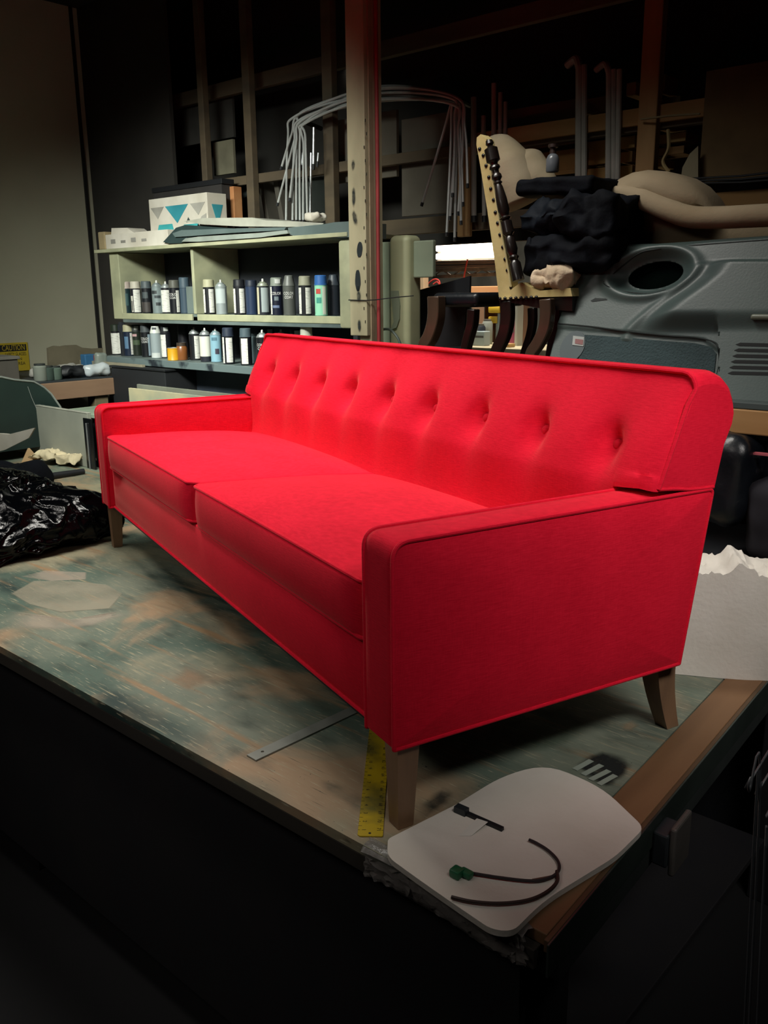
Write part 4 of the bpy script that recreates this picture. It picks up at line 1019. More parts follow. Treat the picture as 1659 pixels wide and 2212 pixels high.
# torn cardboard sheet with wavy top
cx_ = -4.45
pts = [PX(u, v, cx_) for u, v in ((105, 792), (104, 752), (118, 747), (132, 748), (144, 746), (165, 745), (178, 751), (200, 753), (222, 752), (222, 790))]
for q in (pts[0], pts[-1]): q.z = BT
tag(mk('cardboard_flap', prism(pts, (-0.02, 0, 0)), mat('olive_cardboard', '6b6350', 0.9), smooth=False), 'brown cardboard piece with scalloped top on the wall bench', 'cardboard')
pk = thing('blue_packet', 'blue and red printed packet on the bench below the spray cans', 'packet')
a, b = PX(183, 766, -4.30), PX(208, 790, -4.30)
mk('packet_body', rbox(-4.36, -4.30, a.y, b.y, BT, a.z, 0.006), colmat('2f5f86', 0.5), pk, smooth=False)
mk('white_patch', rbox(-4.2995, -4.2985, a.y+0.012, b.y-0.02, BT+0.02, BT+0.055, 0.0003), colmat('a8b4bc', 0.5), pk, smooth=False)
mk('red_stripe', rbox(-4.2995, -4.2983, b.y-0.015, b.y-0.004, BT+0.006, a.z-0.006, 0.0003), colmat('8c3a3a', 0.5), pk, smooth=False)
a, b = PX(211, 764, -4.16), PX(238, 790, -4.16)
pk = thing('snack_bag', 'grey and orange printed bag standing at the bench end', 'packet')
mk('bag_body', lumpy((0.05, b.y-a.y, a.z-BT), 0.02, (4, 6, 6), 0.006, 18, 2, (-4.20, (a.y+b.y)/2, (a.z+BT)/2+0.004)), colmat('7c837c', 0.4), pk)
mk('orange_patch', rbox(-4.172, -4.166, a.y+0.01, b.y-0.02, BT+0.02, BT+0.05, 0.001), colmat('a0745a', 0.5), pk, smooth=False)
p = PX(208, 800, -4.10); loose('tissue_pack', 'white wrapped tissue pack on the bench corner', 'tissue pack', (0.07, 0.17, 0.07), (-4.095, p.y, BT), mat('tissue_wrap', 'b9bec0', 0.35, col2='a5adb2'), 21, 0.012, 14)
p = PX(130, 800, -4.25); loose('white_rag', 'crumpled white rag among the supplies on the bench', 'rag', (0.16, 0.30, 0.05), (-4.28, p.y, BT+0.0), mat('grubby_white', 'a7a49c', 0.9), 22, 0.02, 12)
for k, (u, hgt, colr, lb) in enumerate(((88, 0.10, '7c8178', 'pale grey jar on the bench'), (104, 0.085, '3d4a44', 'dark green jar on the bench'), (120, 0.08, '55645a', 'grey-green jar beside the white rag'))):
    p = PX(u, 815, -4.14); j = thing('bench_jar', lb, 'jar', (-4.14, p.y, BT), group='jars on the wall bench')
    mk('jar_body', lathe([(0, 0), (0.038, 0), (0.04, 0.004), (0.04, hgt*0.8), (0.03, hgt*0.9), (0, hgt*0.9)], 16), colmat(colr, 0.3), j)
    mk('jar_lid', lathe([(0, hgt*0.9005), (0.032, hgt*0.9005), (0.032, hgt), (0, hgt)], 16), colmat('2f3332', 0.4), j)
p = PX(160, 812, -4.13); loose('black_glove', 'dark work glove lying at the front of the bench', 'glove', (0.09, 0.18, 0.05), (-4.14, p.y, BT), black, 23, 0.02, 16)
a, b = PX(-40, 775, -4.3), PX(38, 770, -4.3)
cb = thing('grey_carton', 'grey-brown carton in front of the caution sign', 'carton')
mk('carton_body', rbox(-4.5, -4.3, a.y, b.y, BT, PX(20, 777, -4.3).z, 0.004), mat('dull_card', '5f5a52', 0.9), cb, smooth=False)
mk('carton_lid', rbox(-4.51, -4.29, a.y-0.01, b.y+0.01, PX(20, 777, -4.3).z+0.0005, PX(20, 770, -4.3).z, 0.003), mat('dull_card_light', '77736a', 0.9), cb, smooth=False)
# dark green glass sheet leaning on the bench front
gx = -3.98
gl = [PX(u, v, gx) for u, v in ((-60, 812), (0, 814), (28, 820), (70, 824), (92, 836), (108, 850), (128, 878), (140, 900), (-60, 905))]
for q in gl[-2:]: q.z = 0.06
glass = thing('green_sheet', 'dark green sheet with broken pale edge leaning on the bench', 'sheet')
mk('sheet_body', prism(gl, (0.012, 0, 0)), mat('dark_green_sheet', '22322e', 0.4, col2='1a2826', nscale=4), glass, smooth=False)
mk('pale_edge', tube([q+V((0.013, 0, 0)) for q in gl[:-1]], 0.006, 6), mat('pale_chipped_edge', '8d938c', 0.6), glass)
mk('scratch', tube([PX(60, 835, gx+0.013), PX(68, 858, gx+0.013), PX(80, 885, gx+0.013)], 0.0016, 5), mat('scratch_white', '9aa09a', 0.6), glass)

# ---- low cabinet with pale top behind the sofa's far arm
lowc = thing('low_cabinet', 'low dark cabinet with pale green top behind the far arm', 'cabinet', (0, 0, FZ))
mk('cabinet_top', tr(rbox(-3.78, -2.0, 1.49, 1.95, 0.262, 0.285, 0.003), (0, 0, -FZ)), mat('pale_green_top', '8a9a86', 0.6), lowc, smooth=False)
mk('cabinet_body', tr(rbox(-3.74, -2.04, 1.52, 1.93, FZ, 0.2615, 0.003), (0, 0, -FZ)), black, lowc, smooth=False)
def lean_board(name, label, u0, v0, u1, v1, yy, mt_, z0):
    a, b = PY(u0, v0, yy), PY(u1, v1, yy)
    return tag(mk(name, rbox(a.x, b.x, yy, yy+0.016, z0, (a.z+b.z)/2, 0.002), mt_, smooth=False), label, 'board')
lean_board('plywood_offcut', 'paint-marked plywood offcut standing behind the far sofa arm', 277, 838, 545, 868, 1.60, mat('marked_plywood', 'a39b7c', 0.75, col2='7c8474', nscale=4), 0.286)
lean_board('grey_batten', 'weathered grey plank standing just behind the plywood offcut', 295, 830, 560, 858, 1.64, mat('weathered_plank', '6c6f62', 0.8), 0.286)
a, b = PY(246, 795, 2.0), PY(362, 800, 2.0)
dbx = thing('dark_crate', 'black crate under the spray can shelf by the bench', 'crate', (0, 0, 0))
mk('crate_body', rbox(a.x, b.x, 1.98, 2.25, 0.10, (a.z+b.z)/2, 0.004), mat('crate_black', '15171b', 0.7), dbx, smooth=False)
mk('crate_rim', rbox(a.x-0.008, b.x+0.008, 1.972, 2.26, (a.z+b.z)/2+0.0005, (a.z+b.z)/2+0.012, 0.002), black, dbx, smooth=False)
for x in (a.x+0.01, b.x-0.04): mk('crate_foot', rbox(x, x+0.03, 2.0, 2.23, FZ, 0.0995, 0.002), black, dbx, smooth=False)
a, b = PY(172, 772, 2.02), PY(312, 785, 2.02)
tag(mk('pale_batten', rbox(a.x, b.x, 2.0, 2.025, PY(240, 797, 2.02).z, PY(240, 782, 2.02).z, 0.002), mat('pale_batten_wood', '8d8672', 0.75), smooth=False), 'pale wooden batten fixed under the lower can shelf', 'batten')
a, b = PY(372, 800, 2.2), PY(540, 800, 2.2)
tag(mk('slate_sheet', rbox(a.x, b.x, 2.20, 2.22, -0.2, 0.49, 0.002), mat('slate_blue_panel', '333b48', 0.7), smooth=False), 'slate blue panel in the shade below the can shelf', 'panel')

# ================================================================== OPEN LUMBER RACK
RY = 2.5
rack = thing('lumber_rack', 'open timber rack built of studs and rails along the back', 'rack', (0, 0, FZ))
def rk(name, vf, mt_): return mk(name, tr(vf, (0, 0, -FZ)), mt_, rack, smooth=False)
rk('rail', rbox(-4.3, 0.9, RY, RY+0.038, 1.525, 1.575, 0.003), old_pine)
rk('rail', rbox(-1.68, 0.9, RY-0.02, RY-0.0005, 1.545, 1.61, 0.003), pine)
rk('rail', rbox(-2.55, -1.2, RY, RY+0.038, 1.19, 1.265, 0.003), old_pine)
rk('rail', rbox(-4.3, 0.9, RY+0.1, RY+0.138, 2.05, 2.13, 0.003), old_pine)
for u, wd, mt_ in ((437, 0.05, old_pine), (535, 0.06, old_pine), (708, 0.07, old_pine), (1395, 0.078, pine_v)):
    x = PY(u, 300, RY-0.045).x; rk('stud', rbox(x-wd/2, x+wd/2, RY-0.045, RY-0.0005, FZ if u > 1300 else 1.1, 2.74, 0.004), mt_)
x = PY(1001, 450, RY-0.045).x; rk('stud', rbox(x-0.036, x+0.036, RY-0.045, RY-0.021, 1.16, 1.55, 0.004), pine_v)
# low deep shelf of the rack carrying chairs and the door panel
LZ = 0.571
lows = thing('low_storage_shelf', 'deep low pine-fronted shelf behind the sofa carrying chairs and door lining', 'shelf', (0, 0, FZ))
def ls(name, vf, mt_): return mk(name, tr(vf, (0, 0, -FZ)), mt_, lows, smooth=False)
ls('shelf_front', rbox(-1.62, 0.9, 1.598, 1.636, LZ-0.072, LZ, 0.004), mat('pale_pine_front', 'b98f5f', 0.65, col2='9d7445', nscale=6, stretch=(0.15, 1, 1)))
ls('shelf_deck', rbox(-1.62, 0.9, 1.6365, 2.44, LZ-0.03, LZ-0.001, 0.003), old_pine)
for x, y in ((-1.60, 1.66), (0.75, 1.66), (-1.60, 2.38), (0.75, 2.38)): ls('shelf_post', rbox(x, x+0.06, y, y+0.05, FZ, LZ-0.0305, 0.003), old_pine)
# boards and sheets stored in the rack
def stored(name, label, cat, u0, v0, u1, v1, yy, dep, mt_, group=None):
    a, b = PY(u0, v1, yy), PY(u1, v0, yy)
    return tag(mk(name, rbox(min(a.x, b.x), max(a.x, b.x), yy, yy+dep, a.z, b.z, 0.002), mt_, smooth=False), label, cat, group)
GB = 'sheets stored upright in the rack'
stored('cardboard_sheet', 'large brown cardboard sheet behind the hanging rod ends', 'cardboard', 868, 238, 985, 468, 2.56, 0.02, cardboard2, GB)
stored('cardboard_sheet', 'brown cardboard sheet left of the cream post, above the rail', 'cardboard', 716, 236, 856, 398, 2.57, 0.02, cardboard2, GB)
stored('pale_sheet', 'small pale panel in the dark left part of the rack', 'panel', 463, 300, 502, 380, 2.57, 0.02, mat('dim_panel', '77735f', 0.85), GB)
stored('dark_sheet', 'tall dark sheet at the upper left of the rack', 'sheet', 378, 200, 500, 320, 2.66, 0.02, mat('charcoal_sheet', '3c3a36', 0.9), GB)
stored('orange_block', 'orange-brown timber block standing behind the triangle box', 'timber', 478, 402, 504, 478, 2.42, 0.06, orange_wood)
stored('slate_batten', 'upright slate plank beside the orange timber block', 'plank', 506, 382, 540, 480, 2.60, 0.03, mat('slate_plank', '3b4442', 0.85))
for k, u in enumerate((560, 590, 622, 655)):
    a, b = PY(u, 480, 2.62), PY(u-16, 385, 2.64)
    tag(mk('leaning_lath', beam(a, b, 0.035, 0.09, (0, 1, 0)), mat('dim_slat', '4c4840', 0.85), smooth=False), ORD[k]+' dark slat from the left leaning behind the hanging rods', 'slat', 'dark slats leaning in the rack')
stored('murky_sheet', 'dark green-black board hanging behind the rods at left', 'board', 640, 380, 700, 476, 2.57, 0.02, mat('murky_board', '2c322e', 0.85))
stored('kraft_sheet', 'tall brown kraft panel at the right edge of the rack', 'panel', 1508, 120, 1720, 396, 2.44, 0.02, mat('kraft', '6a5638', 0.9, col2='5a482e'), GB)
stored('spotted_sheet', 'tan board with dark red marks under the kraft panel', 'board', 1500, 402, 1720, 470, 2.42, 0.02, mat('spotted_tan', '86663c', 0.85, col2='5c2f20', nscale=22, lo=0.68, hi=0.72), GB)
stored('kraft_backing', 'wide grey-brown panel behind the white conduits', 'panel', 1085, 210, 1262, 330, 2.57, 0.02, cardboard, GB)
stored('tan_carton', 'open tan carton in the shadow behind the spray bottle', 'carton', 1130, 318, 1262, 378, 2.56, 0.12, mat('tan_carton_card', '96703f', 0.85))
for k, (v0, v1) in enumerate(((205, 247), (248, 292), (300, 358), (359, 400))):
    stored('plywood_box', ORD[k]+' plywood drawer front from the top between the conduits', 'drawer', 1262, v0, 1320 + (k % 2)*6, v1, 2.60, 0.08, ply, 'plywood drawers in the rack')
for k, (u0, u1, v0, v1) in enumerate(((1352, 1374, 176, 208), (1362, 1376, 252, 280), (1340, 1372, 292, 322), (1340, 1366, 326, 352), (1338, 1366, 356, 388), (1418, 1438, 160, 200), (1416, 1470, 206, 252), (1416, 1458, 258, 280), (1416, 1482, 284, 312), (1412, 1478, 314, 338), (1408, 1430, 342, 362))):
    stored('timber_offcut', ORD[k]+' yellowish timber offcut of the stack round the right stud', 'timber', u0, v0, u1, v1, 2.56-0.004*(k % 3), 0.12, pine if k % 2 else ply, 'timber offcuts stacked by the stud')
fan = [PY(u, v, 2.40) for u, v in ((1470, 392), (1474, 362), (1490, 332), (1508, 315), (1508, 396))]
tag(mk('curved_sheet', prism(fan, (0, 0.012, 0)), mat('pale_curved', '8a8168', 0.8), smooth=False), 'pale panel with a curved edge beside the kraft panel', 'panel')
for k in range(3):
    a, b = PY(1490, 386+k*5, 2.39), PY(1720, 366+k*9, 2.39)
    tag(mk('power_cable', tube([a, (a+b)/2+V((0, 0, -0.006)), b], 0.004, 6), black), ('highest', 'middle', 'lowest')[k]+' black cord strung across the kraft panel', 'cord', 'black cords on the kraft panel')
tag(mk('pale_string', tube(smooth_path([PY(1385, 258, 2.44), PY(1415, 254, 2.43), PY(1450, 250, 2.44), PY(1512, 246, 2.43)], 4), 0.004, 6), mat('string', '8c7f5e', 0.9)), 'pale string tied round the right stud', 'string')
tag(mk('curling_ribbon', tube(smooth_path([PY(1443, 280, 2.43), PY(1444, 320, 2.42), PY(1432, 350, 2.42), PY(1445, 372, 2.42)], 5), 0.007, 6), mat('strip_tan', '9a865c', 0.9)), 'pale curling strip hanging beside the offcuts', 'strip')

# ---- long flexible rods draped over two pegs of the rack
rod_m = mat('pale_rod', 'b5b8b6', 0.4, metal=0.2, col2='9da09e')
rack_peg = mat('dark_peg', '22261f', 0.6)
PYD = 2.40
for u, v in ((655, 262), (978, 208)):
    a = PY(u, v, PYD-0.03); rk('peg', tube([a, V((a.x, RY-0.001, a.z-0.02))], 0.012, 8), rack_peg)
rods = [  # left end, left shoulder, top, right shoulder, right end  (columns and rows of the picture)
 ((600, 440), (640, 288), (655, 240), (790, 200), (962, 214), (970, 240), (912, 440)),
 ((608, 362), (630, 290), (652, 244), (800, 206), (960, 216), (975, 255), (965, 505)),
 ((618, 478), (622, 300), (640, 250), (810, 188), (965, 205), (985, 250), (982, 516)),
 ((632, 478), (636, 310), (652, 256), (800, 215), (968, 222), (984, 270), (972, 470)),
 ((640, 478), (642, 300), (656, 262), (790, 222), (972, 218), (992, 262), (1000, 440)),
 ((648, 478), (648, 300), (660, 264), (800, 196), (976, 206), (1000, 270), (990, 460)),
 ((655, 478), (656, 320), (662, 262), (810, 192), (980, 208), (1004, 275), (1010, 400)),
 ((626, 430), (640, 310), (655, 258), (800, 204), (968, 210), (982, 260), (978, 420)),
 ((664, 470), (660, 300), (660, 266), (790, 218), (974, 224), (990, 290), (996, 480))]
rod_lb = {7: 'draped grey rod whose left end stops halfway down the bundle', 3: 'draped grey rod fifth from the left among the left ends', 4: 'draped grey rod sixth from the left among the left ends', 5: 'draped grey rod seventh from the left among the left ends', 8: 'draped grey rod with the rightmost of the left ends', 0: 'draped grey rod whose right end slants out left, apart from the bundle', 1: 'draped grey rod with a short slanting left end', 2: 'draped grey rod with the lowest hanging right end of all', 6: 'draped grey rod whose right end hangs shortest, by the timber stud'}
for k, pts in enumerate(rods):
    yy = PYD-0.012*k/3
    P = []
    for j, (u, v) in enumerate(pts):
        P.append(PY(u, v, yy-0.03 - (0.03 if j in (0, len(pts)-1) else 0.0)))
    t = thing('flexible_rod', rod_lb.get(k, 'long grey flexible rod in the middle of the bundle draped across the rack'), 'rod', (0, 0, 0), group='flexible rods draped over the rack pegs')
    mk('rod', tube(smooth_path(P, 8), 0.0062, 7), rod_m, t)
    for e, q in ((P[0], P[1]), (P[-1], P[-2])):
        d = (q-e).normalized(); mk('end_cap', tube([e-d*0.012, e+d*0.006], 0.0075, 7), black, t)
# straight tubes hanging from the rail
hang = [((678, 275), (677, 358), 0.007), ((688, 330), (686, 352), 0.006), ((672, 330), (670, 478), 0.0062), ((655, 330), (652, 360), 0.007),
        ((1023, 210), (1024, 470), 0.0125), ((1044, 250), (1046, 470), 0.0105), ((1067, 180), (1066, 420), 0.011), ((1081, 200), (1080, 430), 0.010), ((1092, 220), (1090, 400), 0.009),
        ((1252, 130), (1250, 388), 0.016), ((1262, 140), (1262, 388), 0.012), ((1316, 140), (1314, 392), 0.013), ((1326, 150), (1326, 392), 0.011), ((1338, 150), (1334, 392), 0.011)]
nm = ['thin tube hanging at the left of the rack', 'short tube stub beside the left hanging tube', 'long grey tube behind the draped rod ends', 'very short tube among the draped rod ends',
      'thick white tube with black foot left of the cream chair back', 'white tube just behind the cream chair back top', 'white conduit above the cream foam roll, leftmost of three', 'white conduit above the cream foam roll, middle of three', 'white conduit above the cream foam roll, rightmost of three',
      'thick white conduit bent over at the top above the black bundle', 'thinner white conduit right behind the bent one', 'white conduit in front of the plywood drawers, left of three', 'white conduit in front of the plywood drawers, middle of three', 'white conduit in front of the plywood drawers, right of three']
cond = mat('white_conduit', 'a9a8a2', 0.45, col2='97968f')
for (a, b, r_), lb in zip(hang, nm):
    yy = 2.36 if a[0] < 1000 else 2.479-r_
    A, B = PY(*a, yy), PY(*b, yy)
    t = thing('hanging_tube', lb, 'tube', (0, 0, 0), group='tubes hanging on the rack')
    path = [B, A]
    if a[0] in (1252, 1316): path = smooth_path([B, B+(A-B)*0.5, A+(B-A)*0.12, A+(B-A)*0.04+V((-0.004, 0, 0)), A+V((-0.03, 0.02, 0.012)), A+V((-0.08, 0.04, 0.0))], 6)
    mk('tube_body', tube(path, r_, 9), cond if a[0] > 1000 else chrome, t)
    d = (A-B).normalized(); mk('end_cap', tube([B-d*0.02, B+d*0.008], r_*1.15, 9), black, t)

# ================================================================== ON THE RACK'S LOW SHELF
# ---- tall upholstered chair frame seen from the side
CY = 1.80
ch = thing('nailhead_chair', 'tall chair in cream muslin with black nailheads and turned dark post', 'chair')
def cpx(u, v, y=CY): return PY(u, v, y)
back_pix = [(1029, 312), (1030, 297), (1038, 290), (1050, 300), (1056, 330), (1062, 372), (1072, 430), (1083, 500), (1094, 560), (1104, 618), (1107, 640), (1078, 645), (1068, 560), (1052, 450), (1036, 350)]
bk = mk('back_panel', prism([cpx(u, v) for u, v in back_pix], (0, 0.05, 0)), muslin, ch, smooth=False)
seat_pix = [(1078, 645), (1107, 640), (1100, 630), (1108, 622), (1125, 610), (1140, 618), (1165, 628), (1232, 622), (1236, 640), (1160, 642), (1078, 648)]
st = mk('seat', prism([cpx(u, v, CY-0.012) for u, v in seat_pix], (0, 0.30, 0)), muslin, ch, smooth=False)
mk('seat_rail', prism([cpx(u, v, CY-0.004) for u, v in ((1076, 647), (1236, 641), (1236, 672), (1178, 668), (1150, 663), (1110, 655), (1080, 652))], (0, 0.42, 0)), darkwood, ch, smooth=False)
pip = smooth_path([cpx(u, v, CY-0.006) for u, v in ((1052, 318), (1060, 365), (1071, 432), (1083, 502), (1095, 565), (1104, 620))], 5)
mk('welt', tube(pip, 0.004, 6), mat('muslin_welt', 'cdbf8a', 0.9), bk)
nail = lathe([(0, 0.005), (0.004, 0.0042), (0.0066, 0.002), (0.0072, 0.0)][::-1], 10)
Mn = Matrix.Rotation(math.radians(90), 4, 'X')
def nailhead(u, v, par, y): mk('nailhead', xf(nail, Matrix.Translation(cpx(u, v, y)) @ Mn), black_gloss, par)
for u, v in ((1036, 322), (1044, 336), (1050, 358), (1056, 383), (1060, 408), (1066, 432), (1070, 459), (1075, 482), (1080, 507), (1086, 534), (1091, 560), (1096, 584)): nailhead(u, v, bk, CY-0.0005)
nailhead(1104, 621, bk, CY-0.0005)
for k in range(8): nailhead(1080+k*11.0 + (k > 1)*1.5, 645.5-k*0.45, st, CY-0.0125)
# turned post
pa, pb = cpx(1056, 302, CY-0.04), cpx(1120, 606, CY-0.04); axis = (pb-pa); Ln = axis.length
prof = []
for t, r in ((0, 0.0), (0.005, 0.012), (0.03, 0.015), (0.045, 0.009), (0.06, 0.019), (0.065, 0.024), (0.15, 0.025), (0.16, 0.016), (0.175, 0.012), (0.185, 0.018), (0.20, 0.020), (0.215, 0.012), (0.235, 0.012), (0.25, 0.018), (0.27, 0.019), (0.29, 0.011), (0.305, 0.016), (0.315, 0.011), (0.34, 0.015), (0.42, 0.020), (0.50, 0.021), (0.54, 0.014), (0.555, 0.022), (0.57, 0.013), (0.58, 0.020), (0.66, 0.021), (0.68, 0.012), (0.70, 0.018), (0.78, 0.021), (0.82, 0.014), (0.835, 0.020), (0.855, 0.013), (0.88, 0.021), (1.0, 0.022), (1.0, 0.0)):
    prof.append((r, -t*Ln))
q = V((0, 0, -1)).rotation_difference(axis.normalized())
mk('turned_post', xf(lathe(prof, 16), Matrix.Translation(pa) @ q.to_matrix().to_4x4()), darkwood, ch)
def sabre(pix, w_, y, mt_, par, dep=0.03):
    """curved leg: picture columns/rows of its centre line, ending on the low shelf"""
    P = [cpx(u, v, y) for u, v in pix]; e = P[-1].copy(); f_ = P[-1]-P[-2]
    P.append(V((e.x+f_.x*0.5, y, (e.z+LZ)/2))); P.append(V((e.x+f_.x*0.75, y, LZ+0.0008)))
    S = smooth_path(P, 5); vs_, fs = [], []
    for i, p in enumerate(S):
        t = (S[min(i+1, len(S)-1)]-S[max(0, i-1)]).normalized(); n_ = V((-t.z, 0, t.x))
        wq = w_*(1-0.25*i/len(S))
        for a, b in ((-1, 0), (1, 0), (1, 1), (-1, 1)):
            pt = p+n_*(a*wq/2)+V((0, b*dep, 0)); pt.z = max(pt.z, LZ+0.0005); vs_.append(pt)
    for i in range(len(S)-1):
        for k in range(4): k2 = (k+1) % 4; fs.append([i*4+k, i*4+k2, (i+1)*4+k2, (i+1)*4+k])
    fs.append([0, 1, 2, 3]); fs.append([(len(S)-1)*4+k for k in (3, 2, 1, 0)])
    o = mk('leg', (vs_, fs), mt_, par, sharp=60); mk_fix_normals(o); bv = o.modifiers.new('bevel', 'BEVEL'); bv.width = 0.004; bv.segments = 2
    return o
sabre([(1176, 646), (1177, 680), (1172, 712), (1158, 742), (1144, 764)], 0.048, CY-0.05, midwood, ch, 0.034)
sabre([(1090, 650), (1091, 690), (1084, 725), (1068, 760)], 0.05, CY-0.008, darkwood, ch, 0.034)
sabre([(1146, 665), (1146, 700), (1140, 730), (1130, 760)], 0.034, CY+0.36, darkwood, ch)
sabre([(1196, 650), (1198, 690), (1194, 730), (1188, 766)], 0.05, CY+0.20, darkwood, ch)
# ---- dark stool frame to the left of it
stl = thing('curved_leg_stool', 'dark stool frame with curved varnished legs above the sofa back', 'stool')
mk('seat_top', grid_box((cpx(1034, 640).x-cpx(936, 640).x, 0.34, 0.055), 0.02, (4, 4, 2), 3, None, ((cpx(936, 640).x+cpx(1034, 640).x)/2, CY+0.16, cpx(985, 648).z)), leatherette, stl)
sabre([(934, 640), (934, 680), (930, 705), (922, 728), (910, 750)], 0.056, CY-0.06, midwood, stl, 0.05)
sabre([(1016, 668), (1014, 700), (1006, 730), (1000, 756)], 0.036, CY-0.02, darkwood, stl, 0.04)
sabre([(955, 660), (955, 700), (950, 735), (946, 758)], 0.036, CY+0.29, darkwood, stl, 0.03)
mk('back_board', prism([cpx(u, v, CY+0.10) for u, v in ((944, 655), (1008, 655), (1000, 748), (940, 750))], (0, 0.02, 0)), black, stl, smooth=False)
blk = [PY(u, v, 2.30) for u, v in ((878, 634), (1015, 596), (1013, 700), (1010, 780), (878, 780))]
for q in blk[-2:]: q.z = LZ+0.001
tag(mk('black_sheet', prism(blk, (0, 0.012, 0)), mat('flat_black_panel', '10141b', 0.6), smooth=False), 'flat black panel with slanted top edge behind the stool', 'panel')
# ---- things piled on the chair
def blob(name, label, cat, u0, v0, u1, v1, y, dep, mt_, seed, amp=0.03, sc=6, r=None, n=(14, 8, 12), lift=None, roll=0.0):
    a, b = PY(u0, v1, y), PY(u1, v0, y); sz = (b.x-a.x, dep, b.z-a.z)
    r = r or min(sz)*0.35
    vf = lumpy(sz, r, n, amp, sc, seed, (0, 0, 0), mm=3)
    return tag(mk(name, vf, mt_, sharp=80, loc=((a.x+b.x)/2, y+dep/2, (a.z+b.z)/2), rot=(0, roll, 0)), label, cat)
blob('black_cushion', 'flat black cushion on top of the dark bundle', 'cushion', 1112, 372, 1282, 428, 1.86, 0.24, dark_cloth, 31, 0.010, 9, 0.018, roll=0.06)
blob('folded_jacket', 'dark folded jacket bulging beside the black cushion', 'jacket', 1196, 408, 1312, 520, 1.78, 0.30, dark_cloth, 32, 0.035, 10, 0.05, (22, 10, 20))
blob('dark_bundle', 'dark cloth bundle resting on the cream chair seat', 'bundle', 1112, 425, 1230, 505, 1.80, 0.30, mat('blue_black_cloth', '0c131c', 0.7, bump=0.7, bscale=16, spec=0.15), 33, 0.035, 11, 0.05, (22, 10, 18))
blob('dark_blanket', 'black blanket folded below the jacket', 'blanket', 1116, 500, 1318, 592, 1.79, 0.32, dark_cloth, 34, 0.03, 9, 0.04, (26, 10, 18))
blob('cotton_batting', 'torn white cotton batting spilling over the chair seat', 'batting', 1138, 574, 1228, 622, 1.77, 0.14, mat('cotton', 'cbb9a0', 0.95, col2='b8a58a', bump=0.6, bscale=40), 35, 0.022, 16, 0.03, (16, 8, 12))
def ellip(name, label, cat, pix, rr, y, mt_, seed):
    P = smooth_path([PY(u, v, y) for u, v in pix], 6); n = len(P); R = []
    m_ = len(rr)-1
    for i in range(n):
        f = i/(n-1)*m_; k = min(int(f), m_-1); R.append(rr[k]+(rr[k+1]-rr[k])*(f-k))
    vf = tube(P, R, 20)
    vf = ([q+noise.noise_vector(q*7+V((seed, 0, 0)))*0.012 for q in vf[0]], vf[1])
    return tag(mk(name, vf, mt_, sharp=80), label, cat)
ellip('foam_roll', 'large cream foam roll bulging behind the chair back', 'foam', [(1052, 330), (1075, 335), (1100, 365), (1118, 405), (1128, 440)], [0.045, 0.085, 0.105, 0.10, 0.08], 2.13, foam_cream, 3)
ellip('foam_roll', 'smaller cream foam roll right of the large one', 'foam', [(1120, 355), (1140, 365), (1165, 385), (1190, 400)], [0.05, 0.075, 0.06, 0.03], 2.16, foam_cream, 8)
p = PY(1193, 372, 1.98)
sp = thing('spray_bottle', 'small grey spray bottle standing on the black cushion', 'bottle', (p.x, p.y, p.z))
mk('bottle_body', lathe([(0, 0), (0.022, 0), (0.024, 0.004), (0.024, 0.045), (0.018, 0.058), (0.010, 0.064), (0, 0.064)], 14), mat('grey_bottle', '6b7076', 0.25), sp)
mk('bottle_cap', lathe([(0, 0.0642), (0.012, 0.0642), (0.011, 0.082), (0.018, 0.085), (0.018, 0.096), (0, 0.097)], 12), mat('brown_cap', '33231e', 0.5), sp)

# ---- grey car door panel leaning on the low shelf
PN0 = V((0, 1.70, LZ)); lean = 0.42
pn = V((0, -1, lean)).normalized()            # faces the room
def on_panel(u, v, h=0.0):
    d = ray(u, v); t = (PN0-CAM).dot(pn)/d.dot(pn); return CAM + d*t + pn*h
def lerp_tab(tab, x):
    if x <= tab[0][0]: return tab[0][1]
    for (a, b), (c, d) in zip(tab, tab[1:]):
        if x <= c: return b+(d-b)*(x-a)/(c-a)
    return tab[-1][1]
left_edge = [(508, 1284), (530, 1274), (600, 1243), (650, 1222), (700, 1204), (760, 1188), (830, 1170), (930, 1146)]
top_edge = [(1140, 512), (1282, 511), (1300, 508), (1316, 511), (1330, 518), (1365, 522), (1420, 521), (1500, 515), (1560, 510), (1659, 503), (1850, 494)]
arm_edge = [(560, 1530), (575, 1510), (600, 1492), (625, 1462), (660, 1412), (690, 1376), (712, 1354), (730, 1346)]
sst = lambda x: (lambda t: t*t*(3-2*t))(max(0.0, min(1.0, x)))
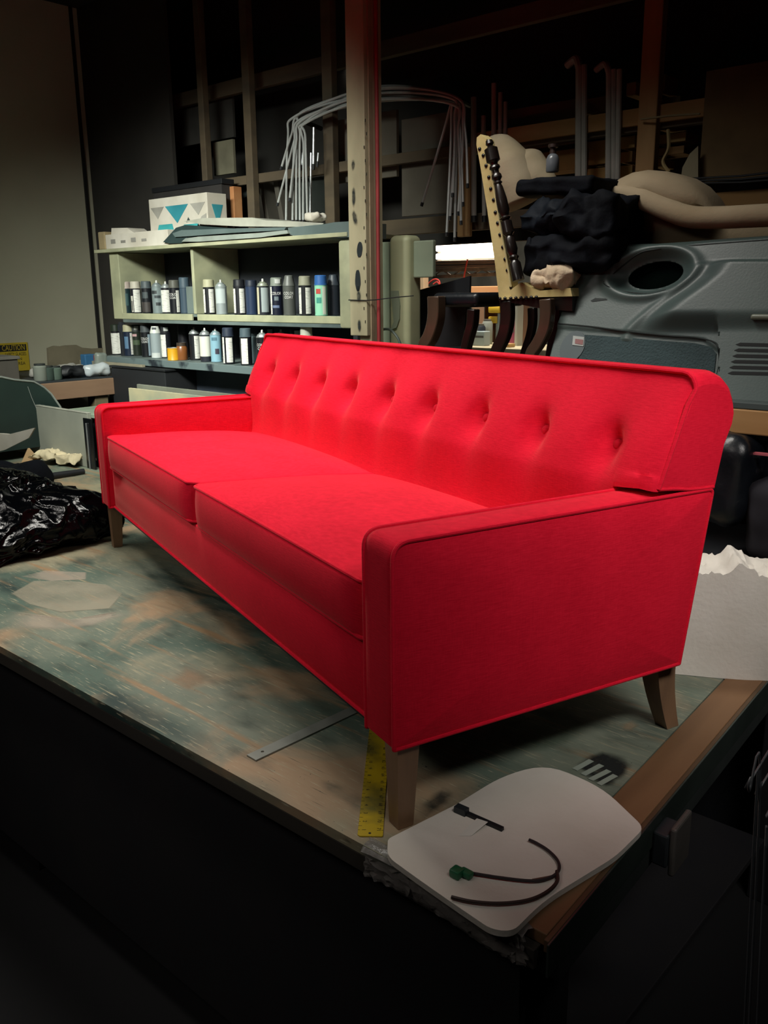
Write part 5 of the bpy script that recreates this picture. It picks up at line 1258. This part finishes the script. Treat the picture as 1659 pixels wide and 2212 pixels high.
def panel_h(u, v):
    h = 0.0
    # armrest bulge growing to the right
    ue = lerp_tab(arm_edge, v)
    up_ = sst((v-560)/18); dn = 1-(1.0 if u < 1556 else 0.5)*sst((v-680)/42)
    h += 0.045*sst((u-ue)/85)*up_*dn
    h += 0.008*math.exp(-((u-ue-6)/12)**2)*up_*(v < 735)
    # bowl round the handle
    ca_, sa_ = math.cos(-0.22), math.sin(-0.22); du, dv = u-1408, v-588
    e = math.hypot((du*ca_+dv*sa_)/98, (-du*sa_+dv*ca_)/50)
    h += 0.010*math.exp(-((e-1.0)/0.16)**2)
    h -= 0.030*sst((1.0-e)/0.45)
    # sharp fold near the left edge
    t = ((u-1262)*62-(v-625)*88)/107.0; s = ((u-1262)*62*0+(v-540))
    d1 = abs((u-1262)*(-85)-(v-628)*60)/104.0
    if 535 < v < 635: h += 0.008*math.exp(-(d1/9)**2)*sst((v-535)/20)*sst((635-v)/20)
    # textile lower field set back
    f = lerp_tab([(1170, 700), (1350, 714), (1440, 724), (1520, 730), (1560, 760)], u)
    if u < 1556: h -= 0.007*sst((v-f)/6)
    # rolled top edge
    h -= 0.02*sst((lerp_tab(top_edge, u)+12-v)/12)
    return h
dp = thing('car_door_lining', 'grey plastic car door panel leaning behind the sofa', 'door panel')
NU, NV = 160, 110; vs_, fs = [], []; vs_uv = []
for j in range(NV+1):
    t = j/NV
    for i in range(NU+1):
        s = i/NU
        v_a = 508+(905-508)*t; ul = lerp_tab(left_edge, v_a); u = ul+(1850-ul)*(s**1.15)
        vt_ = lerp_tab(top_edge, u); v = vt_+(905-vt_)*t
        ul = lerp_tab(left_edge, v); u = ul+(1850-ul)*(s**1.15)
        du, dv = u-1410, v-587; c2, s2 = math.cos(-0.2), math.sin(-0.2)
        e_ = math.hypot((du*c2+dv*s2)/98, (-du*s2+dv*c2)/46); vs_uv.append(e_)
        if 1e-4 < e_ < 0.62: u, v = 1410+du*0.62/e_, 587+dv*0.62/e_      # rim of the hand opening
        vs_.append(on_panel(u, v, panel_h(u, v)))
for p in vs_: p.z = max(p.z, LZ+0.001)
for j in range(NV):
    for i in range(NU):
        a = j*(NU+1)+i
        if max(vs_uv[a], vs_uv[a+1], vs_uv[a+NU+1], vs_uv[a+NU+2]) > 0.62: fs.append([a, a+NU+1, a+NU+2, a+1])
pm = mat('door_panel_plastic', '43524f', 0.45, col2='3c4a49', nscale=3, bump=0.05, bscale=160)
dob = mk('panel_shell', (vs_, fs), pm, dp, sharp=60)
so = dob.modifiers.new('thickness', 'SOLIDIFY'); so.thickness = 0.012; so.offset = -1
hole = []
for k in range(28):
    a = 2*math.pi*k/28; rr = 1+0.05*noise.noise(V((k*0.9, 3, 1)))
    du, dv = 76*rr*math.cos(a), 38*rr*math.sin(a); u, v = 1410+du*math.cos(-0.2)-dv*math.sin(-0.2), 587+du*math.sin(-0.2)+dv*math.cos(-0.2)
    hole.append(on_panel(u, v, -0.060))
mk('handle_shade', prism(hole, pn*0.002), mat('green_black_shade', '060c0a', 0.9, spec=0.0), dp, smooth=False)  # dark plate added behind the opening; the shade inside is its colour
seamm = mat('panel_seam', '15201f', 0.7)
def seam(pix, h, r=0.0028): mk('seam', tube(smooth_path([on_panel(u, v, panel_h(u, v)+h) for u, v in pix], 5), r, 6), seamm, dp)
seam([(1206, 699), (1280, 706), (1350, 716), (1440, 725), (1500, 729), (1540, 738), (1556, 756), (1552, 785), (1540, 830)], 0.0)
seam([(1306, 612), (1330, 586), (1352, 566), (1380, 549), (1410, 541), (1500, 530), (1659, 518), (1800, 508)], -0.001)
seam([(1306, 614), (1318, 622), (1350, 630), (1400, 634), (1440, 628)], -0.001, 0.002)
txtile = mat('panel_textile', '36474a', 0.95, bump=0.6, bscale=140)
tp = [(1262, 722), (1350, 728), (1440, 736), (1500, 740), (1534, 748), (1546, 762), (1542, 800), (1530, 850), (1230, 850)]
mk('textile_field', prism([on_panel(u, v, -0.0065) for u, v in tp], pn*0.002), txtile, dp, smooth=False)
ov = [on_panel(1236+26*math.cos(2*math.pi*k/24)+10*math.sin(2*math.pi*k/24)*-1, 748+34*math.sin(2*math.pi*k/24), -0.0068) for k in range(24)]
mk('lamp_recess', prism(ov, pn*0.0045), mat('recess_dark', '3c4c50', 0.5), dp, smooth=False)
mk('reflector', prism([on_panel(u, v, -0.002) for u, v in ((1238, 725), (1262, 728), (1260, 748), (1236, 745))], pn*0.002), mat('reflector_white', '9aa09c', 0.4), dp, smooth=False)
mk('reflector_red', prism([on_panel(u, v, 0.0002) for u, v in ((1243, 732), (1260, 734), (1259, 745), (1242, 742))], pn*0.001), mat('reflector_red_m', '7a3a38', 0.4), dp, smooth=False)
mk('clip_slot', prism([on_panel(u, v, panel_h(1290, 648)+0.0005) for u, v in ((1276, 650), (1286, 644), (1310, 645), (1312, 648), (1280, 652))], pn*0.001), seamm, dp, smooth=False)
mk('screw', xf(lathe([(0, 0.002), (0.006, 0.002), (0.007, 0)][::-1], 12), Matrix.Translation(on_panel(1282, 530, panel_h(1282, 530))) @ V((0, 0, 1)).rotation_difference(pn).to_matrix().to_4x4()), pm, dp)
for k in range(6):
    v = 748+k*12.3; u0 = 1594-k*3.4
    P_ = [on_panel(u, vv, panel_h(u, vv)+0.0012) for u, vv in ((u0, v+2), (u0+10, v-2), (1840, v+4), (1840, v+11), (u0+8, v+5))]
    c_ = sum(P_, V((0, 0, 0)))/5
    mk('vent_slot', prism(P_, -pn*0.004), mat('slot_black', '0b1011', 0.8), dp, smooth=False)
mk('pull_handle', grid_box((0.16, 0.018, 0.018), 0.008, (1, 1, 1), 2, None, on_panel(1690, 697, panel_h(1690, 697)+0.006)), mat('pale_handle', '7c8272', 0.4), dp)
# dark plank edge lying in front below the panel
tag(mk('slate_batten', rbox(-0.35, 0.6, 1.60, 1.66, LZ+0.0008, LZ+0.021, 0.003), mat('slate_strip_m', '46504f', 0.55), smooth=False), 'slate grey strip lying on the pine shelf edge under the door panel', 'strip')

# ---- big folded cream foam behind the door panel
ff = thing('folded_foam', 'big folded cream foam pad rising behind the door panel', 'foam')
fm = mat('tan_foam', 'a8977c', 0.95, col2='968468', nscale=4, bump=0.1, bscale=90)
fy = 2.12
low = [PY(u, v, fy) for u, v in ((1308, 420), (1330, 418), (1380, 428), (1430, 448), (1480, 470), (1560, 482), (1760, 480), (1760, 640), (1300, 640))]
for q in low[-2:]: q.z = LZ+0.001
mk('pad', prism(low, (0, 0.10, 0)), fm, ff, smooth=False)
dome = [PY(u, v, fy-0.03) for u, v in ((1308, 418), (1318, 404), (1340, 386), (1370, 372), (1400, 367), (1440, 370), (1475, 380), (1505, 398), (1530, 425), (1545, 452), (1500, 470), (1430, 446), (1370, 424))]
ctr = sum(dome, V((0, 0, 0)))/len(dome)
vs_, fs = list(dome), []; prev = list(range(len(dome)))
for s, off in ((0.92, -0.03), (0.75, -0.055), (0.5, -0.075), (0.2, -0.085)):
    ring = []
    for p in dome: ring.append(len(vs_)); vs_.append(ctr+(p-ctr)*s+V((0, off, 0)))
    for k in range(len(dome)): k2 = (k+1) % len(dome); fs.append([prev[k], prev[k2], ring[k2], ring[k]])
    prev = ring
fs.append(prev)
bk_ = []
for p in dome: bk_.append(len(vs_)); vs_.append(p+V((0, 0.12, 0)))
for k in range(len(dome)): k2 = (k+1) % len(dome); fs.append([k2, k, bk_[k], bk_[k2]])
fs.append(bk_[::-1])
o = mk('fold', (vs_, fs), fm, ff, sharp=70); mk_fix_normals(o)
rollp = smooth_path([PY(u, v, fy-0.10) for u, v in ((1312, 412), (1345, 416), (1390, 430), (1440, 452), (1490, 468), (1550, 470), (1640, 466), (1760, 460))], 7)
mk('rolled_edge', tube(rollp, [0.012+0.024*min(1, i/14) for i in range(len(rollp))], 16), fm, ff)

# ================================================================== BELOW THE LOW SHELF
bin_m = mat('dark_bag_shade', '10141a', 0.35, bump=0.5, bscale=14)
blob('dark_sack', 'dark sack with rounded shoulder under the pine shelf', 'sack', 1480, 950, 1617, 1130, 1.50, 0.20, bin_m, 41, 0.02, 6, 0.06)
blob('black_sack', 'glossy black sack at the right under the pine shelf', 'sack', 1605, 950, 1760, 1080, 1.66, 0.30, bin_m, 42, 0.03, 7, 0.06)
a = PY(1612, 977, 1.56); b = PY(1650, 981, 1.56)
tag(mk('pink_ribbon', beam(a, b+V((0.05, 0, 0)), 0.02, 0.006), mat('pink_plastic', 'b0555f', 0.5), smooth=False), 'pink plastic strip between the sacks under the shelf', 'strip')
blob('grey_cushion', 'dark plum cushion leaning under the pine shelf', 'cushion', 1590, 1060, 1790, 1210, 1.52, 0.14, mat('plum_cloth', '16121c', 0.85), 43, 0.015, 5, 0.05)
sup = thing('storage_box', 'black storage box on the floor behind the table', 'box', (0, 0, FZ))
mk('box_body', tr(rbox(-0.95, 0.55, 1.50, 2.0, FZ, 0.10, 0.01), (0, 0, -FZ)), mat('box_black', '0d0f14', 0.7), sup, smooth=False)
mk('box_lid', tr(rbox(-0.97, 0.57, 1.49, 2.01, 0.1005, 0.125, 0.006), (0, 0, -FZ)), mat('lid_black', '12141a', 0.6), sup, smooth=False)
# loose wires hanging at the right of the table
for k, pts in enumerate((((1650, 1640), (1622, 1680), (1618, 1710), (1640, 1760)), ((1668, 1660), (1645, 1690), (1640, 1730), (1630, 1790)), ((1690, 1700), (1668, 1760), (1655, 1830), (1650, 1900)))):
    P = [PX(u, v, 0.56) for u, v in pts]; P.append(V((P[-1].x+0.05, P[-1].y, FZ+0.006))); P = [P[0]+V((0.1, 0.3, 0.35))] + P
    tag(mk('hanging_wire', tube(smooth_path(P, 6), 0.0016, 6), mat('grey_wire', '5c6064', 0.4)), ('leftmost', 'middle', 'rightmost')[k]+' grey wire hanging beside the table right edge', 'wire', 'wires hanging beside the table')

# ================================================================== BACK ROOM SEEN BELOW THE RACK
BY = 3.9
def bk(name, label, cat, u0, v0, u1, v1, mt_, y=BY, dep=0.05, r=0.003, group=None, z0=None):
    a, b = PY(u0, v1, y), PY(u1, v0, y)
    return tag(mk(name, rbox(min(a.x, b.x), max(a.x, b.x), y, y+dep, a.z if z0 is None else z0, b.z, r), mt_, smooth=False), label, cat, group)
bk('ceiling_beam', 'orange timber beam above the back room lights', 'beam', 838, 492, 1120, 508, orange_wood, 3.5, 0.08)
bk('ceiling_beam', 'pale timber beam just below the orange one', 'beam', 838, 508, 1120, 518, mat('pink_beam', 'c2916c', 0.6), 3.6, 0.08)
lt = thing('strip_light', 'glowing fluorescent strip light in the back room', 'light')
glow = mat('tube_glow', 'fff4e6', 0.5, emit='fff0dc', estr=7.0)
a, b = PY(944, 545, 3.8), PY(1075, 545, 3.8)
for v in (534, 552):
    z = PY(1000, v, 3.8).z; mk('fluorescent_tube', tube([V((a.x, 3.8, z)), V((b.x, 3.8, z))], 0.019, 10), glow, lt)
mk('reflector', rbox(a.x-0.02, b.x+0.02, 3.83, 3.85, PY(1000, 562, 3.8).z, PY(1000, 522, 3.8).z, 0.004), mat('reflector_paint', 'b5a898', 0.5), lt, smooth=False)
for x in (a.x+0.2, b.x-0.2): mk('hanger', tube([V((x, 3.84, PY(1000, 522, 3.8).z)), V((x, 3.84, 2.74))], 0.004, 6), steel, lt)
for k, v in enumerate((566, 571, 577)):
    a, b = PY(936, v, 3.7), PY(1080, v-3, 3.7)
    tag(mk('stock_tube', tube([a, b], 0.009, 8), silver), ('highest', 'middle', 'lowest')[k]+' metal stock tube racked under the strip light', 'tube', 'stock tubes under the strip light')
tr_ = thing('truss_rail', 'dark grey truss rail below the stock tubes', 'rail')
a, b = PY(936, 584, 3.66), PY(1085, 580, 3.66); c_, d_ = PY(936, 598, 3.66), PY(1085, 592, 3.66)
mk('top_chord', beam(a, b, 0.02, 0.02), steel, tr_, smooth=False); mk('bottom_chord', beam(c_, d_, 0.02, 0.02), steel, tr_, smooth=False)
for k in range(7):
    s = k/7; p0 = (a if k % 2 else c_).lerp(b if k % 2 else d_, s); p1 = (c_ if k % 2 else a).lerp(d_ if k % 2 else b, s+1/7)
    mk('web_bar', beam(p0, p1, 0.008, 0.008), steel, tr_, smooth=False)
tag(mk('red_wire', tube(smooth_path([PY(u, v, 3.6) for u, v in ((922, 618), (930, 608), (940, 603), (948, 606), (950, 614), (944, 609), (936, 614))], 5), 0.005, 6), mat('red_wire_m', 'c0453f', 0.5)), 'tangled red wire loop above the black panel', 'wire')
tag(mk('red_cable', tube([PY(1010, 560, 3.62), PY(1006, 578, 3.62), PY(1002, 602, 3.62)], 0.005, 6), mat('red_wire_m', 'c0453f', 0.5)), 'short red cable hanging from the truss rail', 'cable')
bk('pale_post', 'pale wooden post between grey box and red wire', 'post', 903, 596, 915, 640, mat('pale_post_m', 'b59a7a', 0.7), 3.4, 0.05, z0=FZ)
wb = thing('back_bench', 'cluttered orange workbench in the back room', 'bench', (0, 0, FZ))
zb_ = PY(1060, 640, 3.6).z
mk('bench_top', tr(rbox(-2.75, -1.2, 3.5, 4.2, zb_, zb_+0.06, 0.004), (0, 0, -FZ)), orange_wood, wb, smooth=False)
for x in (-2.70, -1.3): mk('leg', tr(rbox(x, x+0.08, 3.55, 3.63, FZ, zb_-0.0005, 0.003), (0, 0, -FZ)), orange_wood, wb, smooth=False)
for y in (4.1,):
    for x in (-2.70, -1.3): mk('leg', tr(rbox(x, x+0.08, y-0.04, y+0.04, FZ, zb_-0.0005, 0.003), (0, 0, -FZ)), orange_wood, wb, smooth=False)
low_t = thing('low_back_table', 'pale low table under the back bench with tools', 'table', (0, 0, FZ))
zl = PY(1040, 748, 3.1).z
mk('table_top', tr(rbox(-2.6, -1.0, 3.02, 3.45, zl-0.04, zl, 0.004), (0, 0, -FZ)), mat('pale_table', 'c0b493', 0.6), low_t, smooth=False)
for x in (-2.5, -1.1):
    for y in (3.06, 3.38): mk('leg', tr(rbox(x, x+0.06, y, y+0.05, FZ, zl-0.0405, 0.003), (0, 0, -FZ)), steel, low_t, smooth=False)
items = [  # name, label, category, columns/rows, colour, distance
 ('tan_sheet', 'pink-tan board standing behind the stool leg', 'board', 1018, 656, 1034, 742, 'b39078', 3.3), ('grey_disc_holder', 'round grey tool guard in the back room', 'tool', 1036, 690, 1056, 730, '8f948a', 3.25),
 ('yellow_clamp', 'upper yellow clamp jaw in the back room', 'clamp', 1054, 662, 1078, 676, 'c9a62e', 3.3), ('yellow_clamp', 'lower yellow clamp jaw in the back room', 'clamp', 1054, 684, 1074, 698, 'c9a62e', 3.32),
 ('pink_box', 'pink and dark box between the chair legs', 'box', 1098, 696, 1112, 722, '8e3f54', 3.3), ('grey_tin', 'grey tin seen between the chair legs', 'tin', 1098, 664, 1112, 690, '9a958a', 3.32),
 ('white_post', 'speckled white steel post between the chair legs', 'post', 1110, 655, 1119, 762, 'b9b9b0', 3.22), ('brown_post', 'brown wooden post beside the speckled white one', 'post', 1121, 655, 1132, 762, '8a6a56', 3.28),
 ('blue_crate', 'blue plastic crate right of the front chair leg', 'crate', 1184, 672, 1204, 722, '2f5c92', 3.25), ('orange_bin', 'orange bin low beside the door panel edge', 'bin', 1180, 724, 1196, 745, 'c07a3c', 3.25),
 ('white_bottle', 'small white bottle by the blue crate', 'bottle', 1128, 664, 1142, 700, 'c4bfae', 3.35), ('dark_hat', 'dark cap on the papers in the back room', 'cap', 1020, 700, 1040, 716, '262b33', 3.15),
 ('blue_papers', 'stack of pale blue printed papers below the stool', 'papers', 1014, 716, 1046, 740, '9aa7a8', 3.12), ('wood_block', 'small tan wood block on the low table', 'block', 1076, 750, 1100, 764, 'c09a62', 3.08)]
for nme, lb, ct, u0, v0, u1, v1, colr, yy in items:
    a, b = PY(u0, v1, yy), PY(u1, v0, yy)
    t = thing(nme, lb, ct, (0, 0, 0)); cm = colmat(colr, 0.5)
    x0, x1, z0, z1 = min(a.x, b.x), max(a.x, b.x), a.z, b.z
    if ct in ('post',): z0 = FZ
    elif ct != 'clamp': z0 = zl+0.0005; z1 = max(z1, z0+0.02)
    if ct in ('tin', 'bottle', 'bin', 'tool', 'cap'):
        r_ = (x1-x0)/2; hh = z1-z0
        mk('body', tr(lathe([(0, 0), (r_*0.95, 0), (r_, 0.003), (r_, hh*0.82), (r_*0.8, hh*0.92), (0, hh*0.92)], 16), ((x0+x1)/2, yy+r_, z0)), cm, t)
        mk('lid', tr(lathe([(0, hh*0.921), (r_*0.7, hh*0.921), (r_*0.7, hh), (0, hh)], 16), ((x0+x1)/2, yy+r_, z0)), colmat('6a675e', 0.5), t)
    elif ct == 'clamp':
        mk('jaw', rbox(x0, x1, yy, yy+0.03, z0, z1, 0.006), cm, t); mk('screw_bar', tube([V((x1-0.01, yy+0.015, z0-0.002)), V((x1-0.01, yy+0.015, zl+0.001))], 0.008, 8), steel, t)
    else:
        mk('body', rbox(x0, x1, yy, yy+0.06, z0, z1, 0.004), cm, t, smooth=False)
        mk('band', rbox(x0+0.004, x1-0.004, yy-0.0012, yy-0.0002, z0+(z1-z0)*0.55, z0+(z1-z0)*0.7, 0.0004), colmat('4a4a48' if ct != 'post' else '8f8f86', 0.5), t, smooth=False)
